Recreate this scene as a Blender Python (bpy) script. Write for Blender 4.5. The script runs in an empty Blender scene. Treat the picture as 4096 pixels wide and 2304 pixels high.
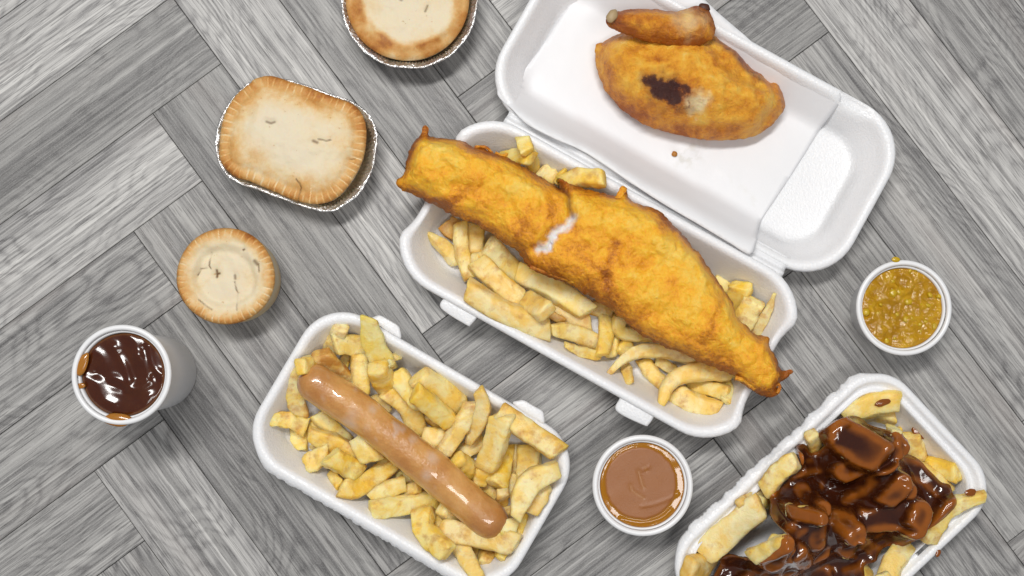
import bpy, math, random
import numpy as np
from mathutils import Vector, Matrix, noise
from mathutils.geometry import delaunay_2d_cdt

random.seed(7); np.random.seed(7)
SC = bpy.context.scene
COL = SC.collection
R = math.radians

# ------------------------------------------------------------------ camera
D, WID, TILT = 0.90, 0.773, R(3.0)          # distance to the table, picture width there, tilt off plumb
CY, CZ = -math.sin(TILT) * D, math.cos(TILT) * D
cam_d = bpy.data.cameras.new('camera'); cam = bpy.data.objects.new('camera', cam_d); COL.objects.link(cam)
cam_d.sensor_width = 36; cam_d.lens = 36 * D / WID; cam_d.clip_start = .02; cam_d.clip_end = 20
cam.location = (0, CY, CZ); cam.rotation_euler = (TILT, 0, 0)
SC.camera = cam

# ------------------------------------------------------------------ light: a plain bright indoor room, two ceiling panels
w = bpy.data.worlds.new('World'); SC.world = w; w.use_nodes = True
bg = w.node_tree.nodes['Background']; bg.inputs[0].default_value = (.93, .96, 1, 1); bg.inputs[1].default_value = .23
def area(name, loc, target, sx, sy, power, col):
    d = bpy.data.lights.new(name, 'AREA'); d.shape = 'RECTANGLE'; d.size = sx; d.size_y = sy; d.energy = power; d.color = col
    o = bpy.data.objects.new(name, d); COL.objects.link(o); o.location = loc
    o.rotation_euler = (Vector(target) - Vector(loc)).to_track_quat('-Z', 'Y').to_euler()
    return o
area('ceiling_panel_key', (-.22, .62, 1.95), (0, 0, 0), .95, .20, 29, (1, .985, .96))
area('ceiling_panel_fill', (.35, -.42, 2.0), (0, 0, 0), .9, .22, 9, (1, .985, .96))
SC.view_settings.view_transform = 'Standard'; SC.view_settings.look = 'None'
SC.view_settings.gamma = 1; SC.view_settings.exposure = 0.0

# ------------------------------------------------------------------ photo pixel (4096 wide) + height -> place on the table
S = WID / 4096
ct, st = math.cos(TILT), math.sin(TILT)
def P(x, y, z=0.0):
    dx, dy, dz = (x - 2048) * S, -(y - 1152) * S, -D
    wy, wz = dy * ct - dz * st, dy * st + dz * ct
    k = (z - CZ) / wz
    return np.array([dx * k, CY + wy * k, z])
def mpp(z):                                  # metres for one photo pixel at height z
    return S * (D - z) / D
FR = dict(A=(1000, 1200, .4142), B=(1600, 1400, .4142), C=(1000, 1704, .4142), D=(1600, 1704, .4142),
          E=(1650, 850, .4487), F=(2200, 1250, .3451), G=(2600, 1704, .4142), H=(3200, 1500, .5548),
          T=(1550, 480, .428), R=(2300, 950, .5177), K=(2300, 0, .4486), Q=(800, 250, .4486),
          Y=(1300, 0, .3882), W=(650, 880, .3243), V=(3350, 980, .345), U=(2300, 1650, .3796),
          X=(250, 1250, .345), z4=(1500, 350, 1.0006), z5=(1800, 0, .7937), z6=(950, 1200, .762))
def px(f, x, y):
    a, b, s = FR[f]; return (a + x * s, b + y * s)
def trace(f, pts, z):
    return np.array([P(*px(f, x, y), z)[:2] for x, y in pts])

# ------------------------------------------------------------------ object helpers
def tag(o, label=None, cat=None, group=None, kind=None):
    for k, v in (('label', label), ('category', cat), ('group', group), ('kind', kind)):
        if v: o[k] = v
    return o
def thing(name, loc, label, cat, group=None):
    o = bpy.data.objects.new(name, None); COL.objects.link(o); o.location = loc; o.empty_display_size = .01
    return tag(o, label, cat, group)
def mesh(name, V, F, mat, parent=None, loc=None, col=None, smooth=True, label=None, cat=None, group=None, kind=None):
    V = np.asarray(V, float)
    org = np.array(parent.location if parent is not None else (loc if loc is not None else (0, 0, 0)), float)
    if parent is not None and parent.parent is not None: org = org + np.array(parent.parent.location)
    me = bpy.data.meshes.new(name); me.from_pydata((V - org).tolist(), [], [list(map(int, f)) for f in F])
    me.validate(); me.update()
    if smooth: me.polygons.foreach_set('use_smooth', [True] * len(me.polygons))
    if col is not None:
        at = me.color_attributes.new('col', 'FLOAT_COLOR', 'POINT')
        c = np.ones((len(V), 4)); c[:, :3] = col; at.data.foreach_set('color', c.ravel())
    me.materials.append(mat)
    o = bpy.data.objects.new(name, me); COL.objects.link(o)
    if parent is not None: o.parent = parent
    elif loc is not None: o.location = loc
    return tag(o, label, cat, group, kind)
def loft(loops, cap0=True, cap1=True, fan=True):
    n = len(loops[0]); V = np.concatenate(loops); F = []
    for i in range(len(loops) - 1):
        for j in range(n):
            k = (j + 1) % n
            F.append((i * n + j, i * n + k, (i + 1) * n + k, (i + 1) * n + j))
    V = list(V)
    def cap(i, rev):
        c = len(V); V.append(np.mean(loops[i], axis=0))
        for j in range(n):
            k = (j + 1) % n
            F.append((c, i * n + k, i * n + j) if rev else (c, i * n + j, i * n + k))
    if cap0: cap(0, True)
    if cap1: cap(len(loops) - 1, False)
    return np.array(V), F
def circle(c, r, z, n=96, rf=None):
    t = np.linspace(0, 2 * np.pi, n, endpoint=False)
    rr = r if rf is None else r * rf(t)
    return np.stack([c[0] + rr * np.cos(t), c[1] + rr * np.sin(t), np.full(n, z)], 1)
def catmull(pts, step, closed=True):
    p = np.asarray(pts, float); n = len(p); out = []
    rng = range(n) if closed else range(n - 1)
    g = (lambda i: p[i % n]) if closed else (lambda i: p[min(max(i, 0), n - 1)])
    for i in rng:
        a, b, c, d = g(i - 1), g(i), g(i + 1), g(i + 2)
        m = max(2, int(np.linalg.norm(c - b) / step) * 3)
        for k in range(m):
            t = k / m
            out.append(.5 * ((2 * b) + (c - a) * t + (2 * a - 5 * b + 4 * c - d) * t * t + (-a + 3 * b - 3 * c + d) * t ** 3))
    if not closed: out.append(p[-1])
    out = np.array(out)
    q = np.concatenate([out, out[:1]]) if closed else out
    L = np.concatenate([[0], np.cumsum(np.linalg.norm(np.diff(q, axis=0), axis=1))])
    N = max(8, int(L[-1] / step)); s = np.linspace(0, L[-1], N, endpoint=not closed)
    return np.stack([np.interp(s, L, q[:, k]) for k in range(q.shape[1])], 1)
def poly_dist(pts, poly):
    a = poly; b = np.roll(poly, -1, 0); ab = b - a; l2 = (ab ** 2).sum(1) + 1e-18
    seg = np.sqrt(l2); cum = np.concatenate([[0], np.cumsum(seg)])[:-1]; tot = seg.sum()
    d = np.full(len(pts), 1e9); arc = np.zeros(len(pts))
    for i0 in range(0, len(pts), 4000):
        q = pts[i0:i0 + 4000]
        t = np.clip(((q[:, None] - a) * ab).sum(2) / l2, 0, 1)
        dd = np.linalg.norm(q[:, None] - (a + t[..., None] * ab), axis=2)
        j = dd.argmin(1); r = np.arange(len(q))
        d[i0:i0 + 4000] = dd[r, j]; arc[i0:i0 + 4000] = (cum[j] + t[r, j] * seg[j]) / tot
    return d, arc, tot
def inside(pts, poly):
    x, y = pts[:, 0], pts[:, 1]; r = np.zeros(len(pts), bool); n = len(poly); j = n - 1
    for i in range(n):
        xi, yi = poly[i]; xj, yj = poly[j]
        r ^= ((yi > y) != (yj > y)) & (x < (xj - xi) * (y - yi) / (yj - yi + 1e-15) + xi); j = i
    return r
def sheet(poly, step):
    """fill an outline with an even triangle net; returns points, faces, number on the border, distance and arc to the border"""
    lo, hi = poly.min(0), poly.max(0); g = []
    ny = int((hi[1] - lo[1]) / (step * .87)) + 2
    for j in range(ny):
        xs = np.arange(lo[0] + (j % 2) * step / 2, hi[0], step)
        g.append(np.stack([xs, np.full(len(xs), lo[1] + j * step * .87)], 1))
    g = np.concatenate(g); g = g[inside(g, poly)]
    d, _, _ = poly_dist(g, poly); g = g[d > step * .55]
    allp = np.concatenate([poly, g]); n = len(poly)
    co, _, fa, _, _, _ = delaunay_2d_cdt([Vector(p) for p in allp], [(i, (i + 1) % n) for i in range(n)], [], 1, 1e-7)
    pts = np.array([tuple(c) for c in co]); F = [tuple(f) for f in fa]
    d, arc, tot = poly_dist(pts, poly)
    return pts, F, d, arc, tot
def relax(h, F, it, fixed):
    n = len(h); I = np.array([(f[a], f[b]) for f in F for a, b in ((0, 1), (1, 2), (2, 0))]); I = np.concatenate([I, I[:, ::-1]])
    cnt = np.bincount(I[:, 0], minlength=n)
    for _ in range(it):
        s = np.bincount(I[:, 0], weights=h[I[:, 1]], minlength=n) / np.maximum(cnt, 1)
        h = np.where(fixed, h, s)
    return h
def dome(d, Rr, p=2.0):
    return (1 - (1 - np.clip(d / Rr, 0, 1)) ** p) ** (1 / p)
def nz(pts, sc, seed=0, oct=3):
    o = Vector((seed * 7.3, seed * 3.1, seed * 1.7))
    return np.array([noise.fractal(Vector((p[0] * sc, p[1] * sc, (p[2] * sc if len(p) > 2 else 0))) + o, 1.0, 2.0, oct) for p in pts])
def closed(pts, F, d, top, bot):
    """two-sided body from a net: the border points are shared"""
    n = len(pts); edge = d < 1e-6; idx = np.arange(n); m = {}
    V = [(*p, z) for p, z in zip(pts, top)]
    for i in range(n):
        if edge[i]: m[i] = i
        else: m[i] = len(V); V.append((*pts[i], bot[i]))
    sgn = 0
    a, b, c = pts[list(F[0])]
    ccw = ((b[0] - a[0]) * (c[1] - a[1]) - (b[1] - a[1]) * (c[0] - a[0])) > 0
    T = [f if ccw else f[::-1] for f in F]
    B = [tuple(m[i] for i in f[::-1]) for f in T]
    src = np.concatenate([idx, [i for i in range(n) if not edge[i]]]).astype(int)
    return np.array(V), T + B, src
def seg_dist(pts, line):
    line = np.asarray(line, float); d = np.full(len(pts), 1e9)
    for a, b in zip(line[:-1], line[1:]):
        ab = b - a; t = np.clip(((pts - a) @ ab) / (ab @ ab + 1e-18), 0, 1)
        d = np.minimum(d, np.linalg.norm(pts - (a + t[:, None] * ab), axis=1))
    return d

# ------------------------------------------------------------------ materials
class N:
    def __init__(s, name, sss=0, sssr=(1, .6, .3), sscale=.004):
        s.m = bpy.data.materials.new(name); s.m.use_nodes = True; s.t = s.m.node_tree; s.b = s.t.nodes['Principled BSDF']
        if sss:
            s.b.inputs['Subsurface Weight'].default_value = sss; s.b.inputs['Subsurface Radius'].default_value = sssr
            s.b.inputs['Subsurface Scale'].default_value = sscale
    def n(s, typ, **kw):
        o = s.t.nodes.new(typ)
        for k, v in kw.items():
            if k in o.inputs.keys(): s.put(o.inputs[k], v)
            else: setattr(o, k, v)
        return o
    def put(s, sock, v):
        if hasattr(v, 'is_linked'): s.t.links.new(v, sock)
        elif isinstance(v, tuple) and len(v) == 3 and sock.type == 'RGBA': sock.default_value = (*v, 1)
        else: sock.default_value = v
    def set(s, **kw):
        for k, v in kw.items(): s.put(s.b.inputs[k.replace('_', ' ')], v)
    def coord(s, kind='Object'): return s.n('ShaderNodeTexCoord').outputs[kind]
    def noise(s, vec, scale, detail=4, rough=.55, dist=0.0):
        return s.n('ShaderNodeTexNoise', Vector=vec, Scale=scale, Detail=detail, Roughness=rough, Distortion=dist).outputs['Fac']
    def map(s, vec, scale=(1, 1, 1), loc=(0, 0, 0)):
        return s.n('ShaderNodeMapping', Vector=vec, Scale=scale, Location=loc).outputs[0]
    def ramp(s, fac, stops):
        o = s.n('ShaderNodeValToRGB', Fac=fac); e = o.color_ramp.elements
        while len(e) < len(stops): e.new(.5)
        for el, (p, c) in zip(e, stops):
            el.position = p; el.color = (*c, 1) if isinstance(c, tuple) else (c, c, c, 1)
        return o.outputs[0]
    def mix(s, fac, a, b, mode='MIX'):
        o = s.n('ShaderNodeMix', data_type='RGBA', blend_type=mode)
        s.put(o.inputs[0], fac); s.put(o.inputs[6], a); s.put(o.inputs[7], b); return o.outputs[2]
    def math(s, op, a, b=0.0, clamp=False):
        o = s.n('ShaderNodeMath', operation=op, use_clamp=clamp); s.put(o.inputs[0], a); s.put(o.inputs[1], b); return o.outputs[0]
    def bump(s, h, strength, dist, normal=None):
        o = s.n('ShaderNodeBump', Strength=strength, Distance=dist, Height=h)
        if normal is not None: s.put(o.inputs['Normal'], normal)
        s.put(s.b.inputs['Normal'], o.outputs[0]); return o.outputs[0]
    def attr(s):
        a = s.n('ShaderNodeAttribute', attribute_name='col'); sp = s.n('ShaderNodeSeparateColor', Color=a.outputs['Color'])
        return sp.outputs[0], sp.outputs[1], sp.outputs[2]

def m_wood():
    k = N('grey_oak_print'); info = k.n('ShaderNodeObjectInfo')
    off = k.n('ShaderNodeVectorMath', operation='SCALE'); k.put(off.inputs[0], (13.0, 7.0, 3.0)); k.put(off.inputs['Scale'], info.outputs['Random'])
    v = k.n('ShaderNodeVectorMath', operation='ADD'); k.put(v.inputs[0], k.coord()); k.put(v.inputs[1], off.outputs[0]); v = v.outputs[0]
    # growth rings: bands across the plank, bent by a slow noise into cathedrals
    slow = k.noise(k.map(v, (4.5, 12, 1)), 1.0, 2, .45)
    sep = k.n('ShaderNodeSeparateXYZ', Vector=v)
    ring = k.math('ADD', k.math('MULTIPLY', sep.outputs[1], 34.0), k.math('MULTIPLY', slow, 15.0))
    ring = k.math('ADD', ring, k.math('MULTIPLY', k.noise(k.map(v, (9, 120, 1)), 1.0, 4, .6), 1.0))
    wave = k.math('ADD', k.math('MULTIPLY', k.math('SINE', k.math('MULTIPLY', ring, 13.0)), .5), .5)
    wave = k.math('MULTIPLY', k.math('POWER', wave, 3.0), k.ramp(k.noise(k.map(v, (3, 14, 1), (9, 1, 0)), 1.0, 2), [(.38, .25), (.62, 1.0)]))
    broad = k.noise(k.map(v, (1.1, 34, 1)), 1.0, 3, .5, .2)
    streak = k.noise(k.map(v, (2.2, 170, 1)), 1.0, 4, .62, .15)
    fibre = k.noise(k.map(v, (9, 620, 1)), 1.0, 4, .7)
    pores = k.ramp(k.noise(k.map(v, (50, 1000, 1)), 1.0, 2, .5), [(.59, 0.0), (.64, 1.0)])
    knot = k.ramp(k.noise(k.map(v, (14, 26, 1)), 1.0, 3, .6), [(.66, 0.0), (.78, 1.0)])
    t = k.math('ADD', k.math('MULTIPLY', broad, .50), k.math('MULTIPLY', streak, .62))
    t = k.math('ADD', t, k.math('MULTIPLY', k.math('SUBTRACT', fibre, .5), .70))
    t = k.math('SUBTRACT', t, k.math('MULTIPLY', wave, .14))
    c = k.ramp(t, [(.26, (.13, .128, .131)), (.42, (.255, .252, .253)), (.56, (.385, .382, .378)), (.76, (.56, .557, .547))])
    c = k.mix(1.0, c, info.outputs['Color'], 'MULTIPLY')
    line = k.ramp(k.noise(k.map(v, (3.2, 330, 1), (3, 5, 0)), 1.0, 4, .62, .1), [(.53, 0.0), (.575, 1.0)])
    c = k.mix(k.math('MULTIPLY', line, .44), c, (.075, .073, .076))
    c = k.mix(k.math('MULTIPLY', pores, .5), c, (.06, .058, .06))
    c = k.mix(k.math('MULTIPLY', knot, .5), c, (.06, .06, .065))
    warm = k.ramp(k.noise(k.map(v, (5, 26, 1), (4, 2, 0)), 1.0, 2), [(.55, 0.0), (.75, .28)])
    c = k.mix(warm, c, (.34, .30, .285))
    grit = k.noise(k.coord(), 900, 3, .7)
    c = k.mix(k.math('MULTIPLY', k.math('SUBTRACT', grit, .5), .9, True), c, (.75, .75, .75))
    c = k.mix(1.0, c, (1.0, .985, .965), 'MULTIPLY')
    k.set(Base_Color=c, Roughness=.46)
    k.b.inputs['Specular IOR Level'].default_value = .35
    k.bump(k.math('ADD', k.math('MULTIPLY', fibre, .6), k.math('MULTIPLY', grit, .6)), .35, .0004)
    return k.m
def m_foam(name='white_foam'):
    k = N(name, .35, (1, .95, .9), .006); v = k.coord()
    cells = k.n('ShaderNodeTexVoronoi', Vector=v, Scale=650.0).outputs['Distance']
    n = k.noise(v, 45, 3)
    k.set(Base_Color=k.mix(k.math('MULTIPLY', n, .5), (.86, .86, .87), (.79, .79, .815)), Roughness=k.math('ADD', k.math('MULTIPLY', n, .2), .26))
    k.bump(k.math('ADD', cells, k.math('MULTIPLY', n, 1.2)), .30, .0008)
    return k.m
def m_plain(name, c, rough, spec=.5, bumpsc=0, bumpd=0, var=.08, sss=0, coat=0):
    k = N(name, sss); v = k.coord(); n = k.noise(v, 60, 4)
    d = tuple(x * (1 - var * 2) for x in c)
    k.set(Base_Color=k.mix(n, c, d), Roughness=rough); k.b.inputs['Specular IOR Level'].default_value = spec
    if coat: k.b.inputs['Coat Weight'].default_value = coat; k.b.inputs['Coat Roughness'].default_value = .06
    if bumpsc: k.bump(k.noise(v, bumpsc, 3), .4, bumpd)
    return k.m
def m_paper():
    k = N('greaseproof_paper'); v = k.coord(); n = k.noise(v, 26, 5, .6); f = k.noise(v, 700, 2)
    a0, a1, a2 = k.attr()
    c = k.mix(k.math('MULTIPLY', n, .35), (.81, .81, .825), (.75, .75, .77))
    c = k.mix(k.math('MULTIPLY', a0, k.ramp(k.noise(v, 130, 4), [(.45, 0.0), (.62, .55)])), c, (.62, .60, .54))
    k.set(Base_Color=c, Roughness=k.math('SUBTRACT', .55, k.math('MULTIPLY', a0, .3)))
    k.bump(k.math('ADD', n, k.math('MULTIPLY', f, .1)), .3, .0012); return k.m
def m_foil():
    k = N('crimped_foil'); v = k.coord(); n = k.noise(v, 220, 4, .6); t = k.noise(v, 60, 3)
    c = k.mix(k.ramp(t, [(.45, 0.0), (.7, .55)]), (.86, .855, .85), (.60, .50, .43))
    k.set(Base_Color=c, Metallic=.95, Roughness=.30); k.bump(k.math('ADD', n, k.math('MULTIPLY', t, 2.0)), 1.0, .0022); return k.m
def m_crust():
    """col.r = browning of the raised edge, col.g = slits and cracks, col.b = floury pale"""
    k = N('shortcrust_pastry', .25, (1, .5, .25), .003); v = k.coord(); e, g, b = k.attr()
    n = k.noise(v, 38, 5, .62); f = k.noise(v, 420, 4, .7)
    bake = k.math('ADD', k.math('MULTIPLY', k.math('SUBTRACT', n, .47), 1.5), e)
    bake = k.math('ADD', bake, k.math('MULTIPLY', k.math('SUBTRACT', f, .5), .35))
    c = k.ramp(bake, [(.0, (.78, .665, .46)), (.25, (.76, .58, .33)), (.52, (.68, .40, .145)), (.82, (.52, .225, .05)), (1.0, (.36, .13, .03))])
    c = k.mix(k.math('MULTIPLY', b, .6), c, (.74, .655, .50))
    sp = k.ramp(k.noise(v, 300, 2), [(.70, 0.0), (.76, .5)]); c = k.mix(sp, c, (.5, .27, .1))
    c = k.mix(g, c, (.13, .06, .018))
    k.set(Base_Color=c, Roughness=.62); k.b.inputs['Specular IOR Level'].default_value = .3
    k.bump(k.math('ADD', k.math('MULTIPLY', f, .5), n), .5, .0012); return k.m
def m_batter():
    """col.r = crisp darker edge, col.g = dark crease, col.b = bare white flesh"""
    k = N('fried_batter', .4, (1, .5, .1), .005); v = k.coord(); e, g, b = k.attr()
    v2 = k.map(v, (1, 1, 1))
    big = k.noise(v2, 24, 4, .6, .9); mid = k.noise(v2, 85, 5, .65, .4); fine = k.noise(v2, 520, 4, .75)
    t = k.math('ADD', k.math('MULTIPLY', big, .95), k.math('MULTIPLY', mid, .55))
    t = k.math('SUBTRACT', t, .13)
    t = k.math('ADD', t, k.math('MULTIPLY', k.math('SUBTRACT', fine, .5), .5))
    t = k.math('SUBTRACT', t, k.math('MULTIPLY', e, .36))
    c = k.ramp(t, [(.30, (.36, .10, .006)), (.43, (.64, .235, .012)), (.55, (.88, .38, .018)), (.70, (.96, .51, .028)), (.92, (.96, .66, .13))])
    c = k.mix(b, c, (.86, .80, .76)); c = k.mix(g, c, (.16, .05, .01))
    k.set(Base_Color=c, Roughness=k.math('ADD', .20, k.math('MULTIPLY', fine, .26)))
    k.b.inputs['Specular IOR Level'].default_value = .45
    bl = k.n('ShaderNodeTexVoronoi', Vector=v2, Scale=240.0, feature='SMOOTH_F1').outputs['Distance']
    k.bump(k.math('ADD', k.math('MULTIPLY', fine, .55), k.math('ADD', k.math('MULTIPLY', mid, 1.3), k.math('MULTIPLY', bl, -.7))), .9, .0022); return k.m
def m_chicken():
    k = N('roast_chicken_skin', .2, (1, .4, .1), .004); v = k.coord(); e, g, b = k.attr()
    big = k.noise(v, 30, 4, .6, .7); mid = k.noise(v, 110, 5, .65); fine = k.noise(v, 600, 4, .75)
    t = k.math('SUBTRACT', k.math('ADD', k.math('MULTIPLY', big, 1.0), k.math('MULTIPLY', mid, .6)), .17)
    t = k.math('ADD', t, k.math('MULTIPLY', k.math('SUBTRACT', fine, .5), .3)); t = k.math('SUBTRACT', t, k.math('MULTIPLY', e, .30))
    c = k.ramp(t, [(.30, (.40, .10, .006)), (.45, (.68, .24, .014)), (.59, (.87, .39, .026)), (.73, (.94, .52, .06)), (.94, (.94, .70, .24))])
    c = k.mix(b, c, (.90, .73, .40))
    gn = k.math('MULTIPLY', g, k.ramp(k.math('ADD', k.noise(v, 260, 4, .7), k.math('MULTIPLY', g, .6)), [(.84, 0.0), (1.04, 1.0)]))
    c = k.mix(k.math('MULTIPLY', g, .9), c, (.27, .05, .012)); c = k.mix(gn, c, (.055, .012, .008))
    k.set(Base_Color=c, Roughness=k.math('ADD', .18, k.math('MULTIPLY', fine, .3)))
    k.bump(k.math('ADD', k.math('MULTIPLY', fine, .7), mid), 1.0, .0022); return k.m
def m_chip(coated=False):
    k = N('chip_potato', .6, (1, .75, .28), .0055); info = k.n('ShaderNodeObjectInfo')
    off = k.n('ShaderNodeVectorMath', operation='SCALE'); k.put(off.inputs[0], (5.0, 3.0, 1.0)); k.put(off.inputs['Scale'], info.outputs['Random'])
    v = k.n('ShaderNodeVectorMath', operation='ADD'); k.put(v.inputs[0], k.coord()); k.put(v.inputs[1], off.outputs[0]); v = v.outputs[0]
    n = k.noise(v, 70, 4, .6, .5); f = k.noise(v, 380, 4, .7); n2 = k.noise(v, 130, 3, .6)
    pale = k.mix(.45, info.outputs['Color'], (.91, .83, .50)); deep = k.mix(1.0, info.outputs['Color'], (1.0, .86, .52), 'MULTIPLY')
    c = k.mix(k.ramp(n, [(.40, 0.0), (.60, 1.0)]), pale, deep)
    pt_ = k.ramp(k.n('ShaderNodeNewGeometry').outputs['Pointiness'], [(.515, 0.0), (.58, .55)])
    c = k.mix(k.math('MULTIPLY', pt_, k.ramp(n2, [(.35, .2), (.65, 1.0)])), c, (.74, .44, .10))
    br = k.ramp(k.math('ADD', n2, k.math('MULTIPLY', info.outputs['Alpha'], .35)), [(.58, 0.0), (.92, .9)])
    c = k.mix(br, c, (.50, .21, .035))
    sp = k.ramp(k.noise(v, 520, 2), [(.70, 0.0), (.77, .55)]); c = k.mix(sp, c, (.48, .25, .06))
    k.set(Base_Color=c, Roughness=k.math('ADD', .36, k.math('MULTIPLY', f, .22)))
    k.b.inputs['Specular IOR Level'].default_value = .45
    k.bump(k.math('ADD', k.math('MULTIPLY', f, .5), k.math('ADD', n2, n)), .55, .0016); return k.m
def m_gravy(name, thick, thin, rough=.10, bsc=1.0):
    """col.r = how thin the coat is"""
    k = N(name, .12, (1, .35, .1), .003); v = k.coord(); e, g, b = k.attr(); n = k.noise(v, 90, 3)
    t = k.math('ADD', e, k.math('MULTIPLY', k.math('SUBTRACT', n, .5), .15), True)
    c = k.mix(t, thick, thin); c = k.mix(g, c, (.72, .48, .18))
    k.set(Base_Color=c, Roughness=rough); k.b.inputs['Specular IOR Level'].default_value = .6
    f = k.noise(v, 1300, 2); k.bump(k.math('ADD', k.math('MULTIPLY', k.noise(v, 60, 3), bsc), k.math('MULTIPLY', f, .05)), .25, .0016); return k.m
def m_sausage():
    k = N('sausage_skin', .15, (1, .4, .2), .003); v = k.coord(); e, g, b = k.attr()
    n = k.noise(v, 45, 4); f = k.noise(v, 700, 4, .7); wr = k.noise(k.map(v, (1, 1, 1)), 160, 4, .6)
    c = k.ramp(k.math('ADD', n, k.math('MULTIPLY', k.math('SUBTRACT', f, .5), .3)), [(.3, (.50, .215, .055)), (.55, (.64, .32, .092)), (.8, (.72, .42, .16))])
    c = k.mix(e, c, (.27, .075, .015)); c = k.mix(k.math('MULTIPLY', b, .5), c, (.68, .56, .50)); c = k.mix(g, c, (.75, .62, .40))
    k.set(Base_Color=c, Roughness=.36); k.b.inputs['Coat Weight'].default_value = .8; k.b.inputs['Coat Roughness'].default_value = .07
    k.bump(k.math('ADD', k.math('MULTIPLY', f, .06), k.math('ADD', wr, k.math('MULTIPLY', k.noise(v, 330, 2, .5), .6))), .5, .0013); return k.m
def m_peas():
    k = N('curry_sauce', .15, (1, .6, .1), .003); v = k.coord(); n = k.noise(v, 120, 4); f = k.noise(v, 500, 3); big = k.noise(v, 55, 4)
    c = k.ramp(n, [(.35, (.37, .175, .004)), (.6, (.48, .255, .008)), (.8, (.60, .35, .014))])
    k.set(Base_Color=c, Roughness=.07); k.b.inputs['Specular IOR Level'].default_value = .45
    k.bump(k.math('ADD', k.math('MULTIPLY', f, .12), k.math('ADD', n, big)), .9, .0022); return k.m
def m_brown():
    """col.r = matt skin in the middle, col.g = bare streaks"""
    k = N('peppery_brown_sauce', .1); v = k.coord(); e, g, b = k.attr(); f = k.noise(v, 900, 3, .7); n = k.noise(v, 60, 4)
    c = k.mix(n, (.34, .125, .030), (.28, .095, .019)); c = k.mix(k.ramp(k.noise(v, 500, 2), [(.68, 0.0), (.74, .5)]), c, (.2, .07, .02))
    sk = k.math('MULTIPLY', e, k.math('SUBTRACT', 1.0, g))
    c = k.mix(sk, (.34, .135, .005), c)
    k.set(Base_Color=c, Roughness=k.math('ADD', .08, k.math('MULTIPLY', sk, .33)))
    k.bump(k.math('MULTIPLY', f, sk), .4, .0006); return k.m

WOOD, FOAM, PAPER, FOIL = m_wood(), m_foam(), m_paper(), m_foil()
CRUST, BATTER, SKIN, CHIP = m_crust(), m_batter(), m_chicken(), m_chip()
GRAVY = m_gravy('glossy_gravy', (.046, .0102, .0037), (.38, .11, .011))
CUPGRAVY = m_gravy('cup_gravy', (.058, .0125, .0042), (.40, .16, .02), .15, .15)
SAUS, PEAS, BROWN = m_sausage(), m_peas(), m_brown()
PLASTIC = m_plain('white_plastic', (.84, .84, .85), .28, .5, var=.01)
CUPWALL = m_plain('matt_cup_wall', (.80, .80, .81), .55, .4, 900, .0002, var=.01)
SEAM = m_plain('dark_joint', (.05, .048, .048), .8)
LUMP = m_plain('curry_lump', (.62, .40, .012), .15, .6, 300, .0008, .15)
FLESH = m_plain('white_fish_flesh', (.84, .79, .76), .35, .5, 300, .001, .05, .3)
BONE = m_plain('bone_end', (.50, .36, .19), .5, .4, 300, .0008, .2)
CHAR = m_plain('charred_skin', (.09, .028, .014), .55, .4, 300, .001, .3)
CRUMB = m_plain('batter_crumb', (.55, .22, .03), .5, .4, 400, .001, .3)

# ================================================================== SETTING: herringbone wood-effect floor
U = WID / 2576
floor = mesh('floor', [(-.9, -.75, -.006), (.9, -.75, -.006), (.9, .75, -.006), (-.9, .75, -.006),
                       (-.9, -.75, -.012), (.9, -.75, -.012), (.9, .75, -.012), (-.9, .75, -.012)],
             [(0, 1, 2, 3), (7, 6, 5, 4), (0, 4, 5, 1), (1, 5, 6, 2), (2, 6, 7, 3), (3, 7, 4, 0)], SEAM, smooth=False, kind='structure')
floor['label'] = 'grey wood effect herringbone floor under the food'
PW = 214.6 * U; PL = 5 * PW
def plank_mesh():
    g, b = .00028, .0005; hx, hy = PL / 2 - g, PW / 2 - g
    def lp(i, z): return np.array([(-hx + i, -hy + i, z), (hx - i, -hy + i, z), (hx - i, hy - i, z), (-hx + i, hy - i, z)])
    V, F = loft([lp(0, -.0058), lp(0, -b * .6), lp(b, 0)], True, False); F.append((8, 9, 10, 11))
    me = bpy.data.meshes.new('plank'); me.from_pydata(V.tolist(), [], F); me.materials.append(WOOD); me.update(); return me
PM = plank_mesh()
ea, eb = np.array([.5976, -.8018]), np.array([.8018, .5976])
TONE = {('a', 0, 0): 1.12, ('a', 1, 0): .86, ('a', -1, 0): .82, ('a', -2, 0): .95, ('a', -3, 0): .86, ('a', -4, 0): 1.12, ('a', -5, 0): 1.0, ('a', 2, 0): .9,
        ('b', -6, -1): 1.16, ('b', -5, -1): .84, ('b', -4, -1): 1.14, ('b', -3, -1): .98, ('b', -2, -1): .95, ('b', -1, -1): .98, ('b', 0, -1): 1.15,
        ('b', 0, 0): .85, ('b', 1, 0): 1.0, ('b', 2, 0): .82, ('b', 3, 0): .95, ('b', -1, 0): .82, ('b', -2, 0): .88,
        ('a', 6, 1): 1.15, ('a', 5, 1): 1.0, ('a', 4, 1): .92, ('a', 7, 1): .95, ('a', 8, 1): 1.05, ('a', 3, 1): .98}
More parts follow.
